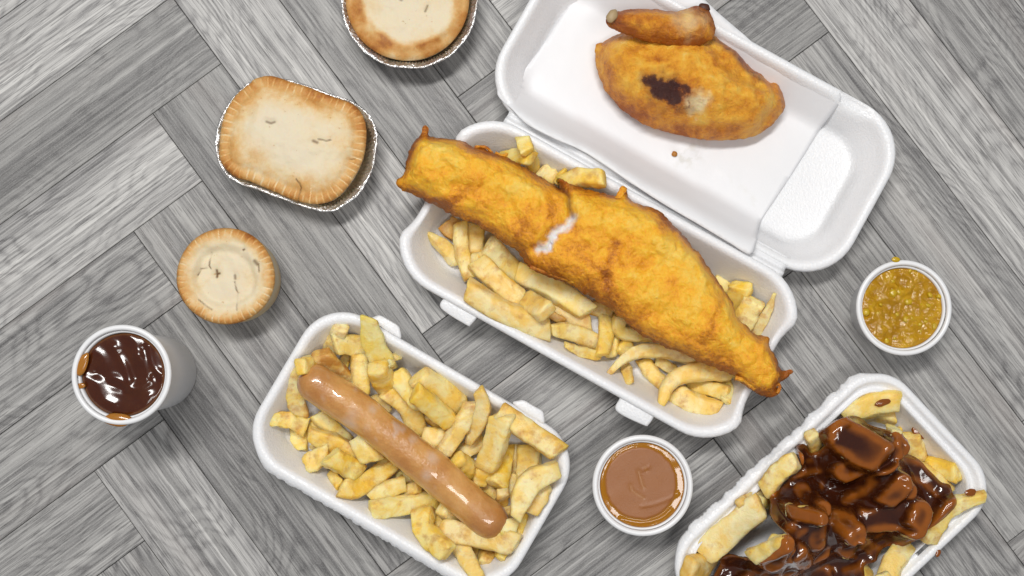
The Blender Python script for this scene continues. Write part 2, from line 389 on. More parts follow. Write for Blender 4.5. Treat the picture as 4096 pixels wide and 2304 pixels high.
def plank(kind, i, m):
    if kind == 'a': a0, b0 = 236 * U - i * PW + 10 * PW * m, 349 * U + i * PW; ca, cb = a0 + PL / 2, b0 + PW / 2
    else: a0, b0 = 236 * U + 5 * PW + i * PW, 349 * U - i * PW + 10 * PW * m; ca, cb = a0 + PW / 2, b0 + PL / 2
    o0 = np.array([-1288 * U, 724.5 * U]); c = o0 + ca * ea + cb * eb
    e = ea if kind == 'a' else eb
    t = np.linspace(-PL / 2, PL / 2, 9); q = c + t[:, None] * e
    if not ((abs(q[:, 0]) < .52) & (abs(q[:, 1]) < .34)).any(): return
    o = bpy.data.objects.new('plank', PM); COL.objects.link(o); o.parent = floor
    o.location = (c[0], c[1], 0); o.rotation_euler = (0, 0, math.atan2(e[1], e[0]) + (math.pi if (i * 7 + m) % 2 else 0))
    k = TONE.get((kind, i, m), random.choice((.82, .92, 1.0, 1.1))) ** 1.5
    o.color = (k, k, k, 1)
for i in range(-12, 14):
    for m in (-2, -1, 0, 1, 2): plank('a', i, m); plank('b', i, m)

# ================================================================== foam trays
def rrect(hx, hy, r, n=10, ns=26):
    """rounded rectangle, the same number of points whatever the size; starts on the +x side going round"""
    out = []
    cs = [(hx - r, hy - r, 0), (-hx + r, hy - r, 90), (-hx + r, -hy + r, 180), (hx - r, -hy + r, 270)]
    for q, (cx, cy, a0) in enumerate(cs):
        arc = [(cx + r * math.cos(R(a0 + 90 * k / n)), cy + r * math.sin(R(a0 + 90 * k / n))) for k in range(n + 1)]
        nx, ny, na = cs[(q + 1) % 4]
        e = (nx + r * math.cos(R(na)), ny + r * math.sin(R(na))); s0 = arc[-1]
        out += arc + [(s0[0] + (e[0] - s0[0]) * k / ns, s0[1] + (e[1] - s0[1]) * k / ns) for k in range(1, ns)]
    return np.array(out)
class Tray:
    """open foam tray: local x along the long side, z up; profile = (inset from the rim, height, corner radius)"""
    def __init__(s, cpx, Lpx, Wpx, ang, zr, prof, tweak=None):
        s.zr = zr; s.c = P(*cpx, zr)[:2]; k = mpp(zr); s.hx, s.hy = Lpx * k / 2, Wpx * k / 2
        s.ang = R(-ang); s.ca, s.sa = math.cos(s.ang), math.sin(s.ang); s.prof = prof
        s.loops = []
        for ins, z, r in prof:
            q = rrect(s.hx - ins, s.hy - ins, r); zz = np.full(len(q), z)
            if tweak: q, zz = tweak(s, q, zz, ins, z)
            s.loops.append(np.column_stack([s.w(q), zz]))
    def w(s, q):
        q = np.asarray(q); return np.stack([s.c[0] + q[:, 0] * s.ca - q[:, 1] * s.sa, s.c[1] + q[:, 0] * s.sa + q[:, 1] * s.ca], 1)
    def l(s, q):
        q = np.asarray(q) - s.c; return np.stack([q[:, 0] * s.ca + q[:, 1] * s.sa, -q[:, 0] * s.sa + q[:, 1] * s.ca], 1)
    def floorz(s, q):
        """height of the inside of the tray at world points"""
        p = np.abs(s.l(q)); r = .035; d = np.maximum(p - np.array([s.hx - r, s.hy - r]), 0)
        sd = r - np.linalg.norm(d, axis=1) + np.minimum(0, 0); 
        inn = np.minimum(np.minimum(s.hx - p[:, 0], s.hy - p[:, 1]), np.where((d > 0).all(1), sd, 1))
        pr = s.inner
        return np.interp(inn, [a for a, _ in pr], [b for _, b in pr])
def profile(zr, fl, wall, rim=.0065, cr=.03):
    """outside up, over the rim, inside down to the floor"""
    p = [(wall + .012, .0, .016), (wall + .004, .0006, .02), (wall - .001, .004, .024), (wall * .55, zr * .5, .028), (rim + .0012, zr - .0065, cr), (.0012, zr - .0055, cr + .003), (.0, zr - .0038, cr + .004),
         (.0004, zr - .0012, cr + .004), (.0018, zr, cr + .003), (.0042, zr + .0002, cr + .002), (rim, zr - .0008, cr), (rim + .0014, zr - .0035, cr - .001)]
    inner = [(rim + .0014, zr - .0035)]
    for f, g in ((.30, .66), (.55, .33), (.72, .15), (.86, .05), (1.02, .012), (1.25, 0)):
        ins = rim + .0014 + (wall - rim) * f; z = fl + (zr - .0035 - fl) * g
        p.append((ins, z, max(.012, cr - .012 * f))); inner.append((ins, z))
    p.append((wall + .022, fl, .014)); inner.append((.2, fl)); return p, [(0, zr), (rim, zr)] + inner
def slab(name, pts, z, th, mat, parent, bev=.0012, tilt=None):
    q = catmull(pts, .0012); c = q.mean(0)
    def ring(i, zz): return np.column_stack([c + (q - c) * (1 - i / np.linalg.norm(q - c, axis=1).mean()), np.full(len(q), zz)])
    L = [ring(bev, z - th), ring(0, z - th + bev), ring(0, z - bev), ring(bev * .4, z - bev * .3), ring(bev * 1.3, z)]
    if tilt is not None:
        for l in L: l[:, 2] += tilt(l[:, :2])
    V, F = loft(L); return mesh(name, V, F, mat, parent)

# ---- the big hinged box: base with two tabs, lid lying open
ZB, ZL = .040, .032
def box_tweak(s, q, z, ins, z0):
    fx = np.abs(q[:, 0]) / s.hx; fy = q[:, 1] / s.hy
    end = np.clip((fx - .80) / .2, 0, 1)
    mid = np.exp(-(np.abs(fy) / .56) ** 8)
    up = max(0, min(1, z0 / ZB))
    z = z - .0065 * end * mid * up ** 3
    q = q.copy(); q[:, 0] -= np.sign(q[:, 0]) * end * mid * .0075 * up
    if s.tear: q, z = s.tear(s, q, z, ins, z0)
    return q, z
def lid_tweak(s, q, z, ins, z0):
    # the slot that takes the tab: the inner half of the far rim drops
    slot = ((q[:, 1] > 0) & (q[:, 0] > .085) & (q[:, 0] < .112)) | ((q[:, 1] > 0) & (q[:, 0] > -.112) & (q[:, 0] < -.085))
    if ins in (.0042, .0065) or abs(ins - .0018) < 1e-6: z = np.where(slot, z - .0035, z)
    return q, z
Tray.tear = None
pb, ib = profile(ZB, .0035, .023, cr=.036)
base = Tray((2393, 1112), 1597, 752, 29.3, ZB, pb, box_tweak); base.inner = ib
pl_, il = profile(ZL, .0035, .023, cr=.036)
lid = Tray((2781, 452), 1622, 744, 29.3, ZL, pl_, lid_tweak); lid.inner = il
bx = thing('takeaway_box', (*((base.c + lid.c) / 2), 0), 'large white foam hinged box lying open with battered fish and chicken', 'takeaway box')
V, F = loft(base.loops); bo = mesh('base', V, F, FOAM, bx)
V, F = loft(lid.loops); lo = mesh('lid', V, F, FOAM, bx)
for tr in ([(300, 822), (280, 838), (264, 882), (366, 950), (384, 948), (412, 912), (400, 888)], [(992, 1232), (976, 1246), (966, 1294), (1074, 1350), (1094, 1346), (1118, 1306), (1106, 1286)]):
    q = trace('z4', tr, ZB - .006); slab('tab', q, ZB - .0028, .005, FOAM, bo, tilt=lambda p: -.10 * np.clip(-(base.l(p)[:, 1] + base.hy), 0, 1) * 1)
# hinge: a ribbed strip between the two rims
hv, hf = [], []
xs = np.linspace(-base.hx + .028, base.hx - .028, 60)
offs = np.linspace(-.003, .0165, 23)
for i, x in enumerate(xs):
    for j, o in enumerate(offs):
        f = (o + .003) / .0195; zz = (ZB - .004) * (1 - f) + (ZL - .004) * f + .0011 * math.cos(f * math.pi * 6) + .0006
        hv.append((*base.w([(x, base.hy - .002 + o)])[0], zz))
nn = len(offs)
for i in range(len(xs) - 1):
    for j in range(nn - 1): hf.append((i * nn + j, (i + 1) * nn + j, (i + 1) * nn + j + 1, i * nn + j + 1))
ho = mesh('hinge', hv, hf, FOAM, bx); md = ho.modifiers.new('thickness', 'SOLIDIFY'); md.thickness = .0025; md.offset = -1

# ---- sausage tray (torn lower edge, two tabs) and gravy tray (torn upper edge, slots)
ZT = .035
def tear_low(s, q, z, ins, z0):
    if ins <= .0013 and z0 > .02:
        m = np.clip((-(q[:, 1]) - s.hy + .006) / .004, 0, 1) * np.clip((s.hx - .004 - np.abs(q[:, 0])) / .02, 0, 1)
        n = np.array([noise.fractal(Vector((x * 130, z0 * 3, 3.3)), .6, 2, 5) for x in q[:, 0]])
        q = q.copy(); q[:, 1] -= m * (.0026 + .0011 * n); z = z - m * (.0014 + .0005 * n)
    return q, z
def tear_high(s, q, z, ins, z0):
    if ins <= .0013 and z0 > .02:
        m = np.clip((q[:, 1] - s.hy + .006) / .004, 0, 1) * np.clip((s.hx - .002 - np.abs(q[:, 0])) / .02, 0, 1)
        n = np.array([noise.fractal(Vector((x * 120, z0 * 3, 9.3)), .6, 2, 5) for x in q[:, 0]])
        q = q.copy(); q[:, 1] += m * (.0028 + .0015 * n); z = z - m * (.0012 - .0006 * n)
    return q, z
def tw_saus(s, q, z, ins, z0): return tear_low(s, q, z, ins, z0)
def tw_grav(s, q, z, ins, z0):
    q, z = tear_high(s, q, z, ins, z0)
    slot = (q[:, 1] < -s.hy * .75) & (((q[:, 0] > .028) & (q[:, 0] < .060)) | ((q[:, 0] > -.060) & (q[:, 0] < -.028)))
    
    return q, z
def rr_fine(n): return n
pt, it_ = profile(ZT, .0035, .020, cr=.030)
_old = rrect
def rrect(hx, hy, r, n=12, ns=220): return _old(hx, hy, r, n, ns)
tray1 = Tray((1643, 1794), 1212, 712, 30.2, ZT, pt, tw_saus); tray1.inner = it_
pg, ig = profile(ZT, .0035, .024, rim=.0060, cr=.026)
gi = 12
pg[gi:gi] = [(.0072, ZT - .0042, .026), (.0098, ZT - .0042, .025), (.0104, ZT - .0026, .025), (.0112, ZT - .0026, .024), (.0122, ZT - .0046, .023)]
pg = [q_ for q_ in pg if not (abs(q_[0] - .0074) < 1e-5)]
pg = pg[:gi + 4] + [(max(i_, .0135), min(z_, ZT - .007) if i_ < .02 else z_, r_) if k_ >= 0 else 0 for k_, (i_, z_, r_) in enumerate(pg[gi + 4:])]
tray2 = Tray((3327, 2108), 1212, 722, -42.6, ZT, pg, tw_grav); tray2.inner = ig
t1 = thing('foam_tray', (*tray1.c, 0), 'white foam tray with torn lower edge holding the sausage and chips', 'tray')
V, F = loft(tray1.loops); t1b = mesh('tray_body', V, F, FOAM, t1)
for f, tr in (('A', [(1175, 190), (1215, 155), (1260, 150), (1345, 195), (1430, 250), (1452, 300), (1456, 370), (1400, 345), (1300, 285)]),
              ('B', [(1090, 515), (1140, 490), (1200, 488), (1290, 540), (1375, 590), (1392, 640), (1394, 712), (1330, 685), (1210, 610)])):
    slab('tab', trace(f, tr, ZT), ZT + .0004, .006, FOAM, t1b)
t2 = thing('foam_tray', (*tray2.c, 0), 'white foam tray with ragged upper edge holding gravy covered chips', 'tray')
V, F = loft(tray2.loops); nl = len(tray2.loops[0]); slots = [i for i, q_ in enumerate(pg) if abs(q_[0] - .0072) < 1e-6][-1]
def in_slot(f):
    if len(f) < 4 or f[0] // nl not in (slots, 3, 4): return False
    q_ = tray2.l(V[list(f)][:, :2]).mean(0); return q_[1] < -tray2.hy * .75 and (.032 < q_[0] < .062 or -.062 < q_[0] < -.032)
mesh('tray_body', V, [f for f in F if not in_slot(f)], FOAM, t2)
# raised ridge following the top and right rim of the gravy tray
rid = rrect(tray2.hx - .0100, tray2.hy - .0100, .022)
keep = (rid[:, 0] > -tray2.hx * .98) & ~((rid[:, 1] > tray2.hy * .8) & (rid[:, 0] < tray2.hx * .6))

# ================================================================== chips, dropped one after another into their tray
class Pile:
    def __init__(s, tray, res=.0012):
        s.t = tray; s.res = res; r = max(tray.hx, tray.hy) * 1.15; s.o = tray.c - r; s.n = int(2 * r / s.res) + 1
        g = np.arange(s.n) * s.res
        X, Y = np.meshgrid(g + s.o[0], g + s.o[1], indexing='ij'); s.X, s.Y = X, Y
        s.h = tray.floorz(np.stack([X.ravel(), Y.ravel()], 1)).reshape(X.shape)
    def at(s, q):
        i = np.clip(((np.asarray(q) - s.o) / s.res).round().astype(int), 0, s.n - 1); return s.h[i[:, 0], i[:, 1]]
    def stamp(s, path, hw, top):
        lo = ((path[:, :2].min(0) - hw - s.o) / s.res).astype(int).clip(0, s.n - 1); hi = ((path[:, :2].max(0) + hw - s.o) / s.res).astype(int).clip(0, s.n - 1) + 1
        q = np.stack([s.X[lo[0]:hi[0], lo[1]:hi[1]].ravel(), s.Y[lo[0]:hi[0], lo[1]:hi[1]].ravel()], 1)
        d = np.linalg.norm(q[:, None] - path[None, :, :2], axis=2); j = d.argmin(1); dm = d[np.arange(len(q)), j]
        w_ = hw if np.isscalar(hw) else hw
        z = np.where(dm < w_, path[j, 2] + top * np.sqrt(np.clip(1 - (dm / w_) ** 4, 0, 1)), -1).reshape(hi[0] - lo[0], hi[1] - lo[1])
        s.h[lo[0]:hi[0], lo[1]:hi[1]] = np.maximum(s.h[lo[0]:hi[0], lo[1]:hi[1]], z)
TONES = dict(n=(.89, .70, .25), p=(.92, .77, .33), y=(.89, .665, .13), o=(.86, .58, .10), g=(.86, .74, .31), d=(.76, .54, .17))
nchip = [0]
def chip(pile, f, pts, wpx, label, group, ts=1, te=1, th=None, tone='n', brown=0., roll=None, sq=4.0, dz=0., ex=0, name='chip', ghost=False):
    nchip[0] += 1; rnd = random.Random(nchip[0] * 31 + 5); sd = nchip[0] * 1.37
    scale = FR[f][2]; z = np.full(24, .014); wpx = wpx * 1.09
    pxp = catmull(np.array(pts, float), 6, closed=False) if len(pts) > 1 else np.array(pts, float)
    k = np.linspace(0, len(pxp) - 1, 24); pxp = np.stack([np.interp(k, np.arange(len(pxp)), pxp[:, c]) for c in (0, 1)], 1)
    for it in range(3):
        path = np.array([P(*px(f, x, y), zz) for (x, y), zz in zip(pxp, z)])
        hw = wpx * scale * mpp(z.mean()) / 2; t = th * 2 * hw if th else min(2 * hw * .78, .0115)
        tang = np.gradient(path[:, :2], axis=0); tang /= np.linalg.norm(tang, axis=1)[:, None] + 1e-12; nor = np.stack([-tang[:, 1], tang[:, 0]], 1)
        sup = np.max([pile.at(path[:, :2] + o * hw * nor) for o in (-.55, 0, .55)], axis=0)
        L = np.concatenate([[0], np.cumsum(np.linalg.norm(np.diff(path[:, :2], axis=0), axis=1))]); L = L / L[-1] - .5
        a = np.clip(np.polyfit(L, sup, 1)[0], -.022, .022); line = a * L; b = np.percentile(sup - line, 72)
        z = line + b + t / 2 + dz
    path[:, 2] = z
    pile.stamp(path, hw * .95, t / 2)
    if ghost: return
    # body: a knife-cut stick with four uneven faces, worn corners and slanted ends
    M = 13; kk = np.linspace(0, 23, M); c = np.stack([np.interp(kk, np.arange(24), path[:, i]) for i in range(3)], 1)
    tg = np.gradient(c, axis=0); tg /= np.linalg.norm(tg, axis=1)[:, None]
    side = np.cross(np.array([0, 0, 1.]), tg); side /= np.linalg.norm(side, axis=1)[:, None]; up = np.cross(tg, side)
    rl = R(rnd.choice((-1, 1)) * rnd.uniform(3, 26) if roll is None else roll); loops = []
    if th and th < .5: rl *= .35
    cor = np.array([(sx * rnd.uniform(.78, 1.06), sy * rnd.uniform(.72, 1.08)) for sx, sy in ((1, 1), (-1, 1), (-1, -1), (1, -1))])
    cor[2:, 0] *= 1.04; cr_ = rnd.uniform(.34, .62)
    sec = []
    for q in range(4):
        p0, p1_, p2_ = cor[q - 1], cor[q], cor[(q + 1) % 4]
        for u_ in (0, .33, .67, 1):
            A_, B_ = p1_ + (p0 - p1_) * cr_ * .5, p1_ + (p2_ - p1_) * cr_ * .5
            sec.append((1 - u_) ** 2 * A_ + 2 * u_ * (1 - u_) * p1_ + u_ ** 2 * B_)
        sec.append(p1_ + (p2_ - p1_) * .5)
    sec = np.array(sec)
    sl0, sl1 = rnd.uniform(-.45, .45), rnd.uniform(-.45, .45)
    stat = [(0, .50, -1.08), (0, .80, -1.0), (0, .96, -.6)] + [(i, 1, 0) for i in range(1, M - 1)] + [(M - 1, .96, .6), (M - 1, .80, 1.0), (M - 1, .50, 1.08)]
    for si, (i, sc, ext) in enumerate(stat):
        f_ = i / (M - 1); tap = ts + (1 - ts) * min(1, f_ / .45) if ts < 1 else 1
        tap *= te + (1 - te) * min(1, (1 - f_) / .45) if te < 1 else 1
        wv = 1 + .10 * noise.noise(Vector((sd, i * .33, 5))); hv_ = 1 + .12 * noise.noise(Vector((sd, i * .33, 9)))
        tw = rl + .22 * noise.noise(Vector((sd, i * .2, 0)))
        x = sec[:, 0] * hw * sc * tap * wv; y = sec[:, 1] * t / 2 * sc * (.35 + .65 * tap) * hv_
        shear = (sl0 if i == 0 else sl1 if i == M - 1 else 0) * x
        x, y = x * math.cos(tw) - y * math.sin(tw), x * math.sin(tw) * .75 + y * math.cos(tw)
        loops.append(c[i] + (ext * .0016 + shear)[:, None] * tg[i] + x[:, None] * side[i] + y[:, None] * up[i])
    V, F = loft(loops)
    ctr = np.append(c[:, :2].mean(0), 0)
    nn = np.array([[noise.fractal(Vector(v * 150) + Vector((sd * 9, 0, k * 13.0)), 1, 2, 3) for k in range(3)] for v in V])
    V = V + nn * np.array([.0010, .0010, .0008]) * (1 + 1.6 * ex)
    cz = c[:, 2].mean() - t / 2
    o = mesh(name, V, F, CHIP, loc=(ctr[0], ctr[1], cz), label=label, cat='chip', group=group)
    tc = TONES[tone]; j = rnd.uniform(.95, 1.04); o.color = (tc[0] * j, tc[1] * j * rnd.uniform(.97, 1.03), tc[2] * rnd.uniform(.85, 1.2), max(brown, rnd.choice((0, 0, .12, .25))))
    return o

p1 = Pile(tray1); G1 = 'chips under and around the sausage'
def c1(f, pts, wd, label, **k): return chip(p1, f, pts, wd, label, G1, **k)
c1('A', [(520, 690), (440, 880), (500, 1120)], 185, 'floppy pale chip curling along the left wall beside the sausage tip', tone='p', th=.35)
c1('A', [(640, 1140), (610, 1270)], 110, 'short yellow chip below the sausage tip', tone='y')
c1('A', [(500, 640), (650, 600)], 150, 'blunt yellow chip end left of the browned chip', tone='y', dz=-.003)
c1('A', [(945, 520), (890, 660)], 90, 'narrow chip sliver between the browned chip and the upright pale chip', tone='o')
c1('A', [(1190, 950), (1330, 1080)], 120, 'small chip half under the sausage below the upright pale chip', tone='n')
c1('B', [(260, 620), (390, 750)], 120, 'thin chip under the smooth yellow chip by the tray floor gap', tone='d')
c1('B', [(580, 600), (490, 720)], 130, 'shadowed chip wedged below the fat block chip', tone='n')
c1('B', [(230, 225), (400, 300)], 70, 'orange chip edge peeping out behind the fat block chip', tone='o')
c1('B', [(780, 860), (560, 1020)], 160, 'pale chip under the curled chip near the middle', tone='p')
c1('B', [(540, 1060), (700, 1170)], 190, 'yellow chip emerging from right side of the sausage middle', tone='y')
c1('B', [(1120, 930), (1040, 1300)], 110, 'slim long chip leaning between the broad pair and the round stub', tone='n')
c1('B', [(800, 1150), (770, 1290)], 130, 'chip corner peeping left of the wedge by the sausage', tone='y')
c1('D', [(1130, 480), (1030, 640)], 110, 'crinkled chip strip left of the winged chip', tone='n')
c1('D', [(830, 590), (940, 680)], 110, 'small chip tip touching the sausage right flank', tone='p')
c1('D', [(1000, 640), (970, 780)], 120, 'dull brownish chip next to sausage right end', tone='d', brown=.3)
c1('D', [(1010, 820), (1030, 930)], 130, 'deep lying chip right of the sausage end', tone='o')
c1('C', [(800, 470), (870, 560)], 110, 'small yellow chip stub below the knobbly pair', tone='y')
c1('C', [(1440, 460), (1610, 580)], 100, 'slender chip lying along the sausage lower flank', tone='p')
c1('C', [(1420, 650), (1620, 590)], 120, 'chip tucked behind the long straight chip', tone='n')
c1('C', [(620, 190), (700, 230)], 90, 'tiny chip scrap at the left of the pile', tone='n')
c1('D', [(360, 800), (320, 950)], 110, 'short chip under the long straight chip right end', tone='p')
c1('D', [(420, 860), (340, 1000)], 100, 'brown edged chip strip near the bent chip', tone='o', brown=.35)
c1('D', [(740, 1130), (740, 1240)], 110, 'shaded chip under the long low chip', tone='d')
c1('D', [(1190, 860), (1120, 1060)], 100, 'long thin chip leaning on the right wall', tone='y')
c1('D', [(1010, 1150), (970, 1260)], 120, 'stubby yellow chip at the lower right of pile', tone='y', te=.8)
c1('D', [(880, 1120), (810, 1310)], 140, 'reddish tipped chip pointing down at the lower end', tone='n', brown=.55, te=.8)
c1('D', [(570, 1120), (660, 1290), (770, 1470)], 165, 'lowest pale chip reaching to the bottom of the picture', tone='p', te=.8)
c1('A', [(880, 270), (770, 480)], 150, 'pale chip standing at the top end of the tray', tone='p')
c1('A', [(830, 430), (1000, 440), (1170, 500)], 190, 'broad pale chip lying across below the large translucent slice', tone='p', th=.4)
c1('A', [(1150, 190), (1180, 400), (1300, 650)], 215, 'large thin translucent slice leaning on the tray rim by the tab', tone='g', th=.22, dz=.008, ts=.75)
c1('A', [(1330, 640), (1440, 540)], 70, 'ragged crumbly chip edge beside the translucent slice', tone='g', th=.4, ex=1)
c1('A', [(1230, 660), (1330, 860)], 190, 'square yellow chip right of the upright pale chip', tone='y')
c1('A', [(690, 520), (940, 780)], 185, 'chip browned in patches above the sausage tip', tone='n', brown=1.0)
c1('A', [(1075, 545), (1090, 930)], 185, 'upright pale straight chip rising from the sausage', tone='p', brown=.2)
c1('C', [(460, 30), (490, 210)], 180, 'yellow floppy chip hanging at the lower left', tone='y', th=.4, te=.7)
c1('A', [(190, 1165), (360, 1170), (520, 1230)], 150, 'bright yellow ragged chip at the far left of the tray', tone='y', th=.35, ex=.8, ts=.8)
c1('A', [(660, 1110), (800, 1240), (970, 1335)], 140, 'pale chip with tapering tip under the sausage', tone='p', te=.4)
c1('C', [(590, 80), (820, 170), (1030, 290)], 190, 'long chip slanting below the sausage upper half', tone='n', ts=.8)
c1('C', [(1060, 110), (1160, 330)], 200, 'chip diving under the sausage left flank', tone='g')
c1('C', [(570, 370), (760, 270)], 190, 'knobbly left chip of the lower left pair', tone='n', ex=.6)
c1('C', [(790, 290), (1040, 440)], 205, 'knobbly right chip of the lower left pair', tone='y', ex=.4)
c1('C', [(890, 610), (1060, 600), (1370, 370)], 185, 'bent yellow green chip below the sausage middle', tone='y', th=.5)
c1('C', [(1170, 680), (1300, 630), (1480, 560)], 150, 'plump chip with a dark dimple above the long straight chip', tone='n')
c1('C', [(1185, 815), (1500, 760), (1810, 700)], 165, 'long straight pale chip at the lower edge of pile', tone='p')
c1('D', [(420, 790), (610, 950)], 150, 'pale chip slipping under sausage lower end', tone='p')
c1('D', [(390, 1000), (760, 1070), (1110, 1140)], 200, 'long chip passing beneath the sausage lower end', tone='n')
c1('D', [(220, 830), (240, 1020), (450, 1220)], 185, 'bent chip with a dark eye near the tray bottom', tone='y', brown=.1)
c1('D', [(990, 950), (1110, 1000)], 170, 'lumpy chip end against the sausage lower tip', tone='n', dz=-.010)
c1('A', [(1330, 890), (1510, 1020), (1620, 1290)], 190, 'curved yellow chip running beside the sausage', tone='y', brown=.15)
c1('A', [(1430, 720), (1640, 1000)], 190, 'pale chip leaning on the curved yellow chip', tone='p')
c1('B', [(180, 270), (380, 370), (590, 540)], 215, 'fat block shaped chip by the upper wall', tone='n')
c1('B', [(150, 420), (320, 560), (480, 700)], 180, 'smooth yellow chip below the fat block chip', tone='y')
c1('B', [(240, 840), (470, 850)], 195, 'short cube like chip against the sausage right flank', tone='n')
c1('B', [(690, 520), (580, 740), (410, 1000)], 150, 'long pale chip with a brown edge', tone='p', brown=.15)
c1('B', [(765, 400), (810, 560), (690, 880)], 150, 'curled chip rising toward the upper wall', tone='n', te=.7, ts=.7)
c1('B', [(990, 950), (940, 1300)], 205, 'yellow wedge chip half under the broad peeling chip', tone='y')
c1('B', [(970, 600), (1260, 800), (1530, 980)], 205, 'long chip with dark burnt corner by the right tab', tone='n', brown=.3)
c1('B', [(980, 650), (930, 850), (830, 1130)], 225, 'broad peeling chip lying over its neighbours', tone='p', te=.9)
c1('D', [(1245, 230), (1230, 490)], 215, 'round stub chip under the burnt corner chip', tone='n')
c1('D', [(1400, 560), (1270, 830)], 195, 'lower fold of pale chip along right wall', tone='n', te=.8)
c1('D', [(1510, 430), (1250, 570), (1120, 880)], 225, 'large winged pale chip by the right wall', tone='p', te=.5, ts=.7)

p2 = Pile(base); G2 = 'chips under the battered fish'
def c2(f, pts, wd, label, **k): return chip(p2, f, pts, wd, label, G2, **k)
# chips wholly under the fish that carry it
for i, (x, y, x2, y2) in enumerate([(1900, 830, 2060, 900), (2080, 930, 2250, 1030), (2150, 850, 2320, 960), (2260, 1050, 2440, 1130), (2380, 980, 2540, 1080), (2450, 1130, 2620, 1240), (2600, 1080, 2730, 1200), (2650, 1270, 2830, 1350), (2780, 1220, 2900, 1330), (2000, 880, 2150, 1000), (2300, 930, 2430, 1070), (2560, 1150, 2700, 1290), (2800, 1400, 2950, 1480)]):
    FR['S'] = (0, 0, 1); c2('S', [(x, y), (x2, y2)], 80, 'chip mostly hidden beneath the battered fish', tone='n')
c2('E', [(300, 190), (420, 90)], 150, 'dark browned chip scrap under the fish at far left', tone='d', brown=.7)
c2('E', [(570, 130), (560, 370)], 170, 'broad chip rising under the fish left part', tone='n')
c2('E', [(560, 420), (680, 390)], 120, 'short chip behind the smooth yellow chip', tone='n')
c2('E', [(140, 195), (270, 300), (400, 440)], 130, 'pale pointed chip at the left end of the large box', tone='g', ts=.25)
c2('E', [(420, 105), (440, 350), (510, 570)], 125, 'tall thin chip standing near the left end of box', tone='n')
c2('E', [(690, 300), (800, 440), (940, 560)], 185, 'pale chip slanting out from under the fish', tone='g')
c2('E', [(660, 620), (760, 720)], 110, 'chip deep in the gap beside the smooth yellow chip', tone='o')
c2('E', [(1240, 860), (1400, 930), (1570, 970)], 160, 'brownish chip under the long pale block chip', tone='d', brown=.25)
c2('E', [(1190, 890), (1330, 965)], 70, 'thin reddish chip sliver near the front wall', tone='o', brown=.6)
c2('E', [(1600, 850), (1770, 900)], 120, 'chip just below the fish edge at mid length', tone='d')
c2('E', [(500, 680), (780, 860), (1210, 1030)], 195, 'longest chip lying along the front wall of the box', tone='n', brown=.1)
c2('E', [(1020, 780), (1190, 880)], 185, 'stubby chip resting behind the longest chip', tone='n', brown=.15)
c2('E', [(590, 450), (740, 600), (960, 790)], 185, 'smooth yellow chip slanting at the left half', tone='y')
c2('E', [(950, 550), (1250, 690), (1550, 880)], 190, 'long pale block chip pressed against the fish', tone='p')
c2('F', [(190, 380), (380, 460), (560, 490)], 120, 'flat chip lowest against the front wall', tone='n', ts=.6)
c2('F', [(730, 310), (710, 490)], 150, 'short chip leg pointing at the front wall', tone='n')
c2('F', [(900, 360), (830, 460)], 150, 'rounded chip beside the short chip leg', tone='n')
c2('F', [(640, 60), (650, 250), (610, 470)], 175, 'folded chip with brown cut mark at mid box', tone='n', brown=.15)
c2('F', [(20, 200), (250, 230), (560, 350)], 205, 'wide pale chip with toasted rim near the front wall', tone='p', brown=.25, ts=.7)
c2('F', [(810, 50), (820, 230), (1200, 280)], 165, 'hooked chip curling from under the fish', tone='g')
c2('F', [(880, 620), (920, 800)], 110, 'narrow chip tip below the long arched chip', tone='n', te=.7)
c2('F', [(1250, 560), (1440, 670)], 130, 'chip bridging below the long arched chip', tone='n')
c2('F', [(1090, 570), (1190, 720), (1320, 830)], 165, 'curved chip under the crescent chip', tone='n')
c2('F', [(2010, 780), (2070, 900), (2040, 1020)], 120, 'chip end cupping the right of the lower pile', tone='n')
c2('F', [(1640, 860), (1850, 880), (2040, 930)], 160, 'peeled chip layer below the crescent chip', tone='n')
c2('F', [(1450, 930), (1680, 1060), (1930, 1130)], 225, 'thick flat chip at the right end of the box', tone='n')
c2('F', [(640, 760), (930, 490), (1300, 450), (1820, 570)], 165, 'long arched chip with toasted back', tone='n', ts=.3, brown=.3)
c2('F', [(1290, 1070), (1400, 800), (1680, 690), (2080, 690)], 205, 'crescent chip with pointed lower tip', tone='n', ts=.45)
c2('T', [(1330, 300), (1370, 480)], 130, 'chip leg behind the fish near the hinge', tone='y')
c2('T', [(1080, 345), (1330, 380)], 135, 'wedge chip behind the fish upper left', tone='y', ts=.4)
c2('T', [(1270, 190), (1310, 290)], 130, 'knobbed chip tip standing behind the fish', tone='y')
c2('T', [(1440, 470), (1570, 560)], 130, 'small chip behind the fish between two others', tone='n')
c2('T', [(1660, 470), (1590, 580)], 90, 'pointed chip scrap behind the fish', tone='y', ts=.4)
c2('T', [(1650, 590), (1800, 540), (2010, 540)], 170, 'stout chip lying behind the fish by the paper', tone='y')
c2('R', [(1090, 330), (1210, 410)], 90, 'chip edge along the fish at the right end', tone='p')
c2('R', [(1280, 380), (1250, 540)], 190, 'lumpy bright yellow chip at right end behind the fish', tone='y', ex=.5)
c2('R', [(1390, 500), (1300, 660)], 170, 'pale chip before the lumpy bright yellow one', tone='p')
c2('R', [(1530, 450), (1470, 600), (1390, 740)], 85, 'slim pointed chip at right end of the box', tone='p', ts=.3)

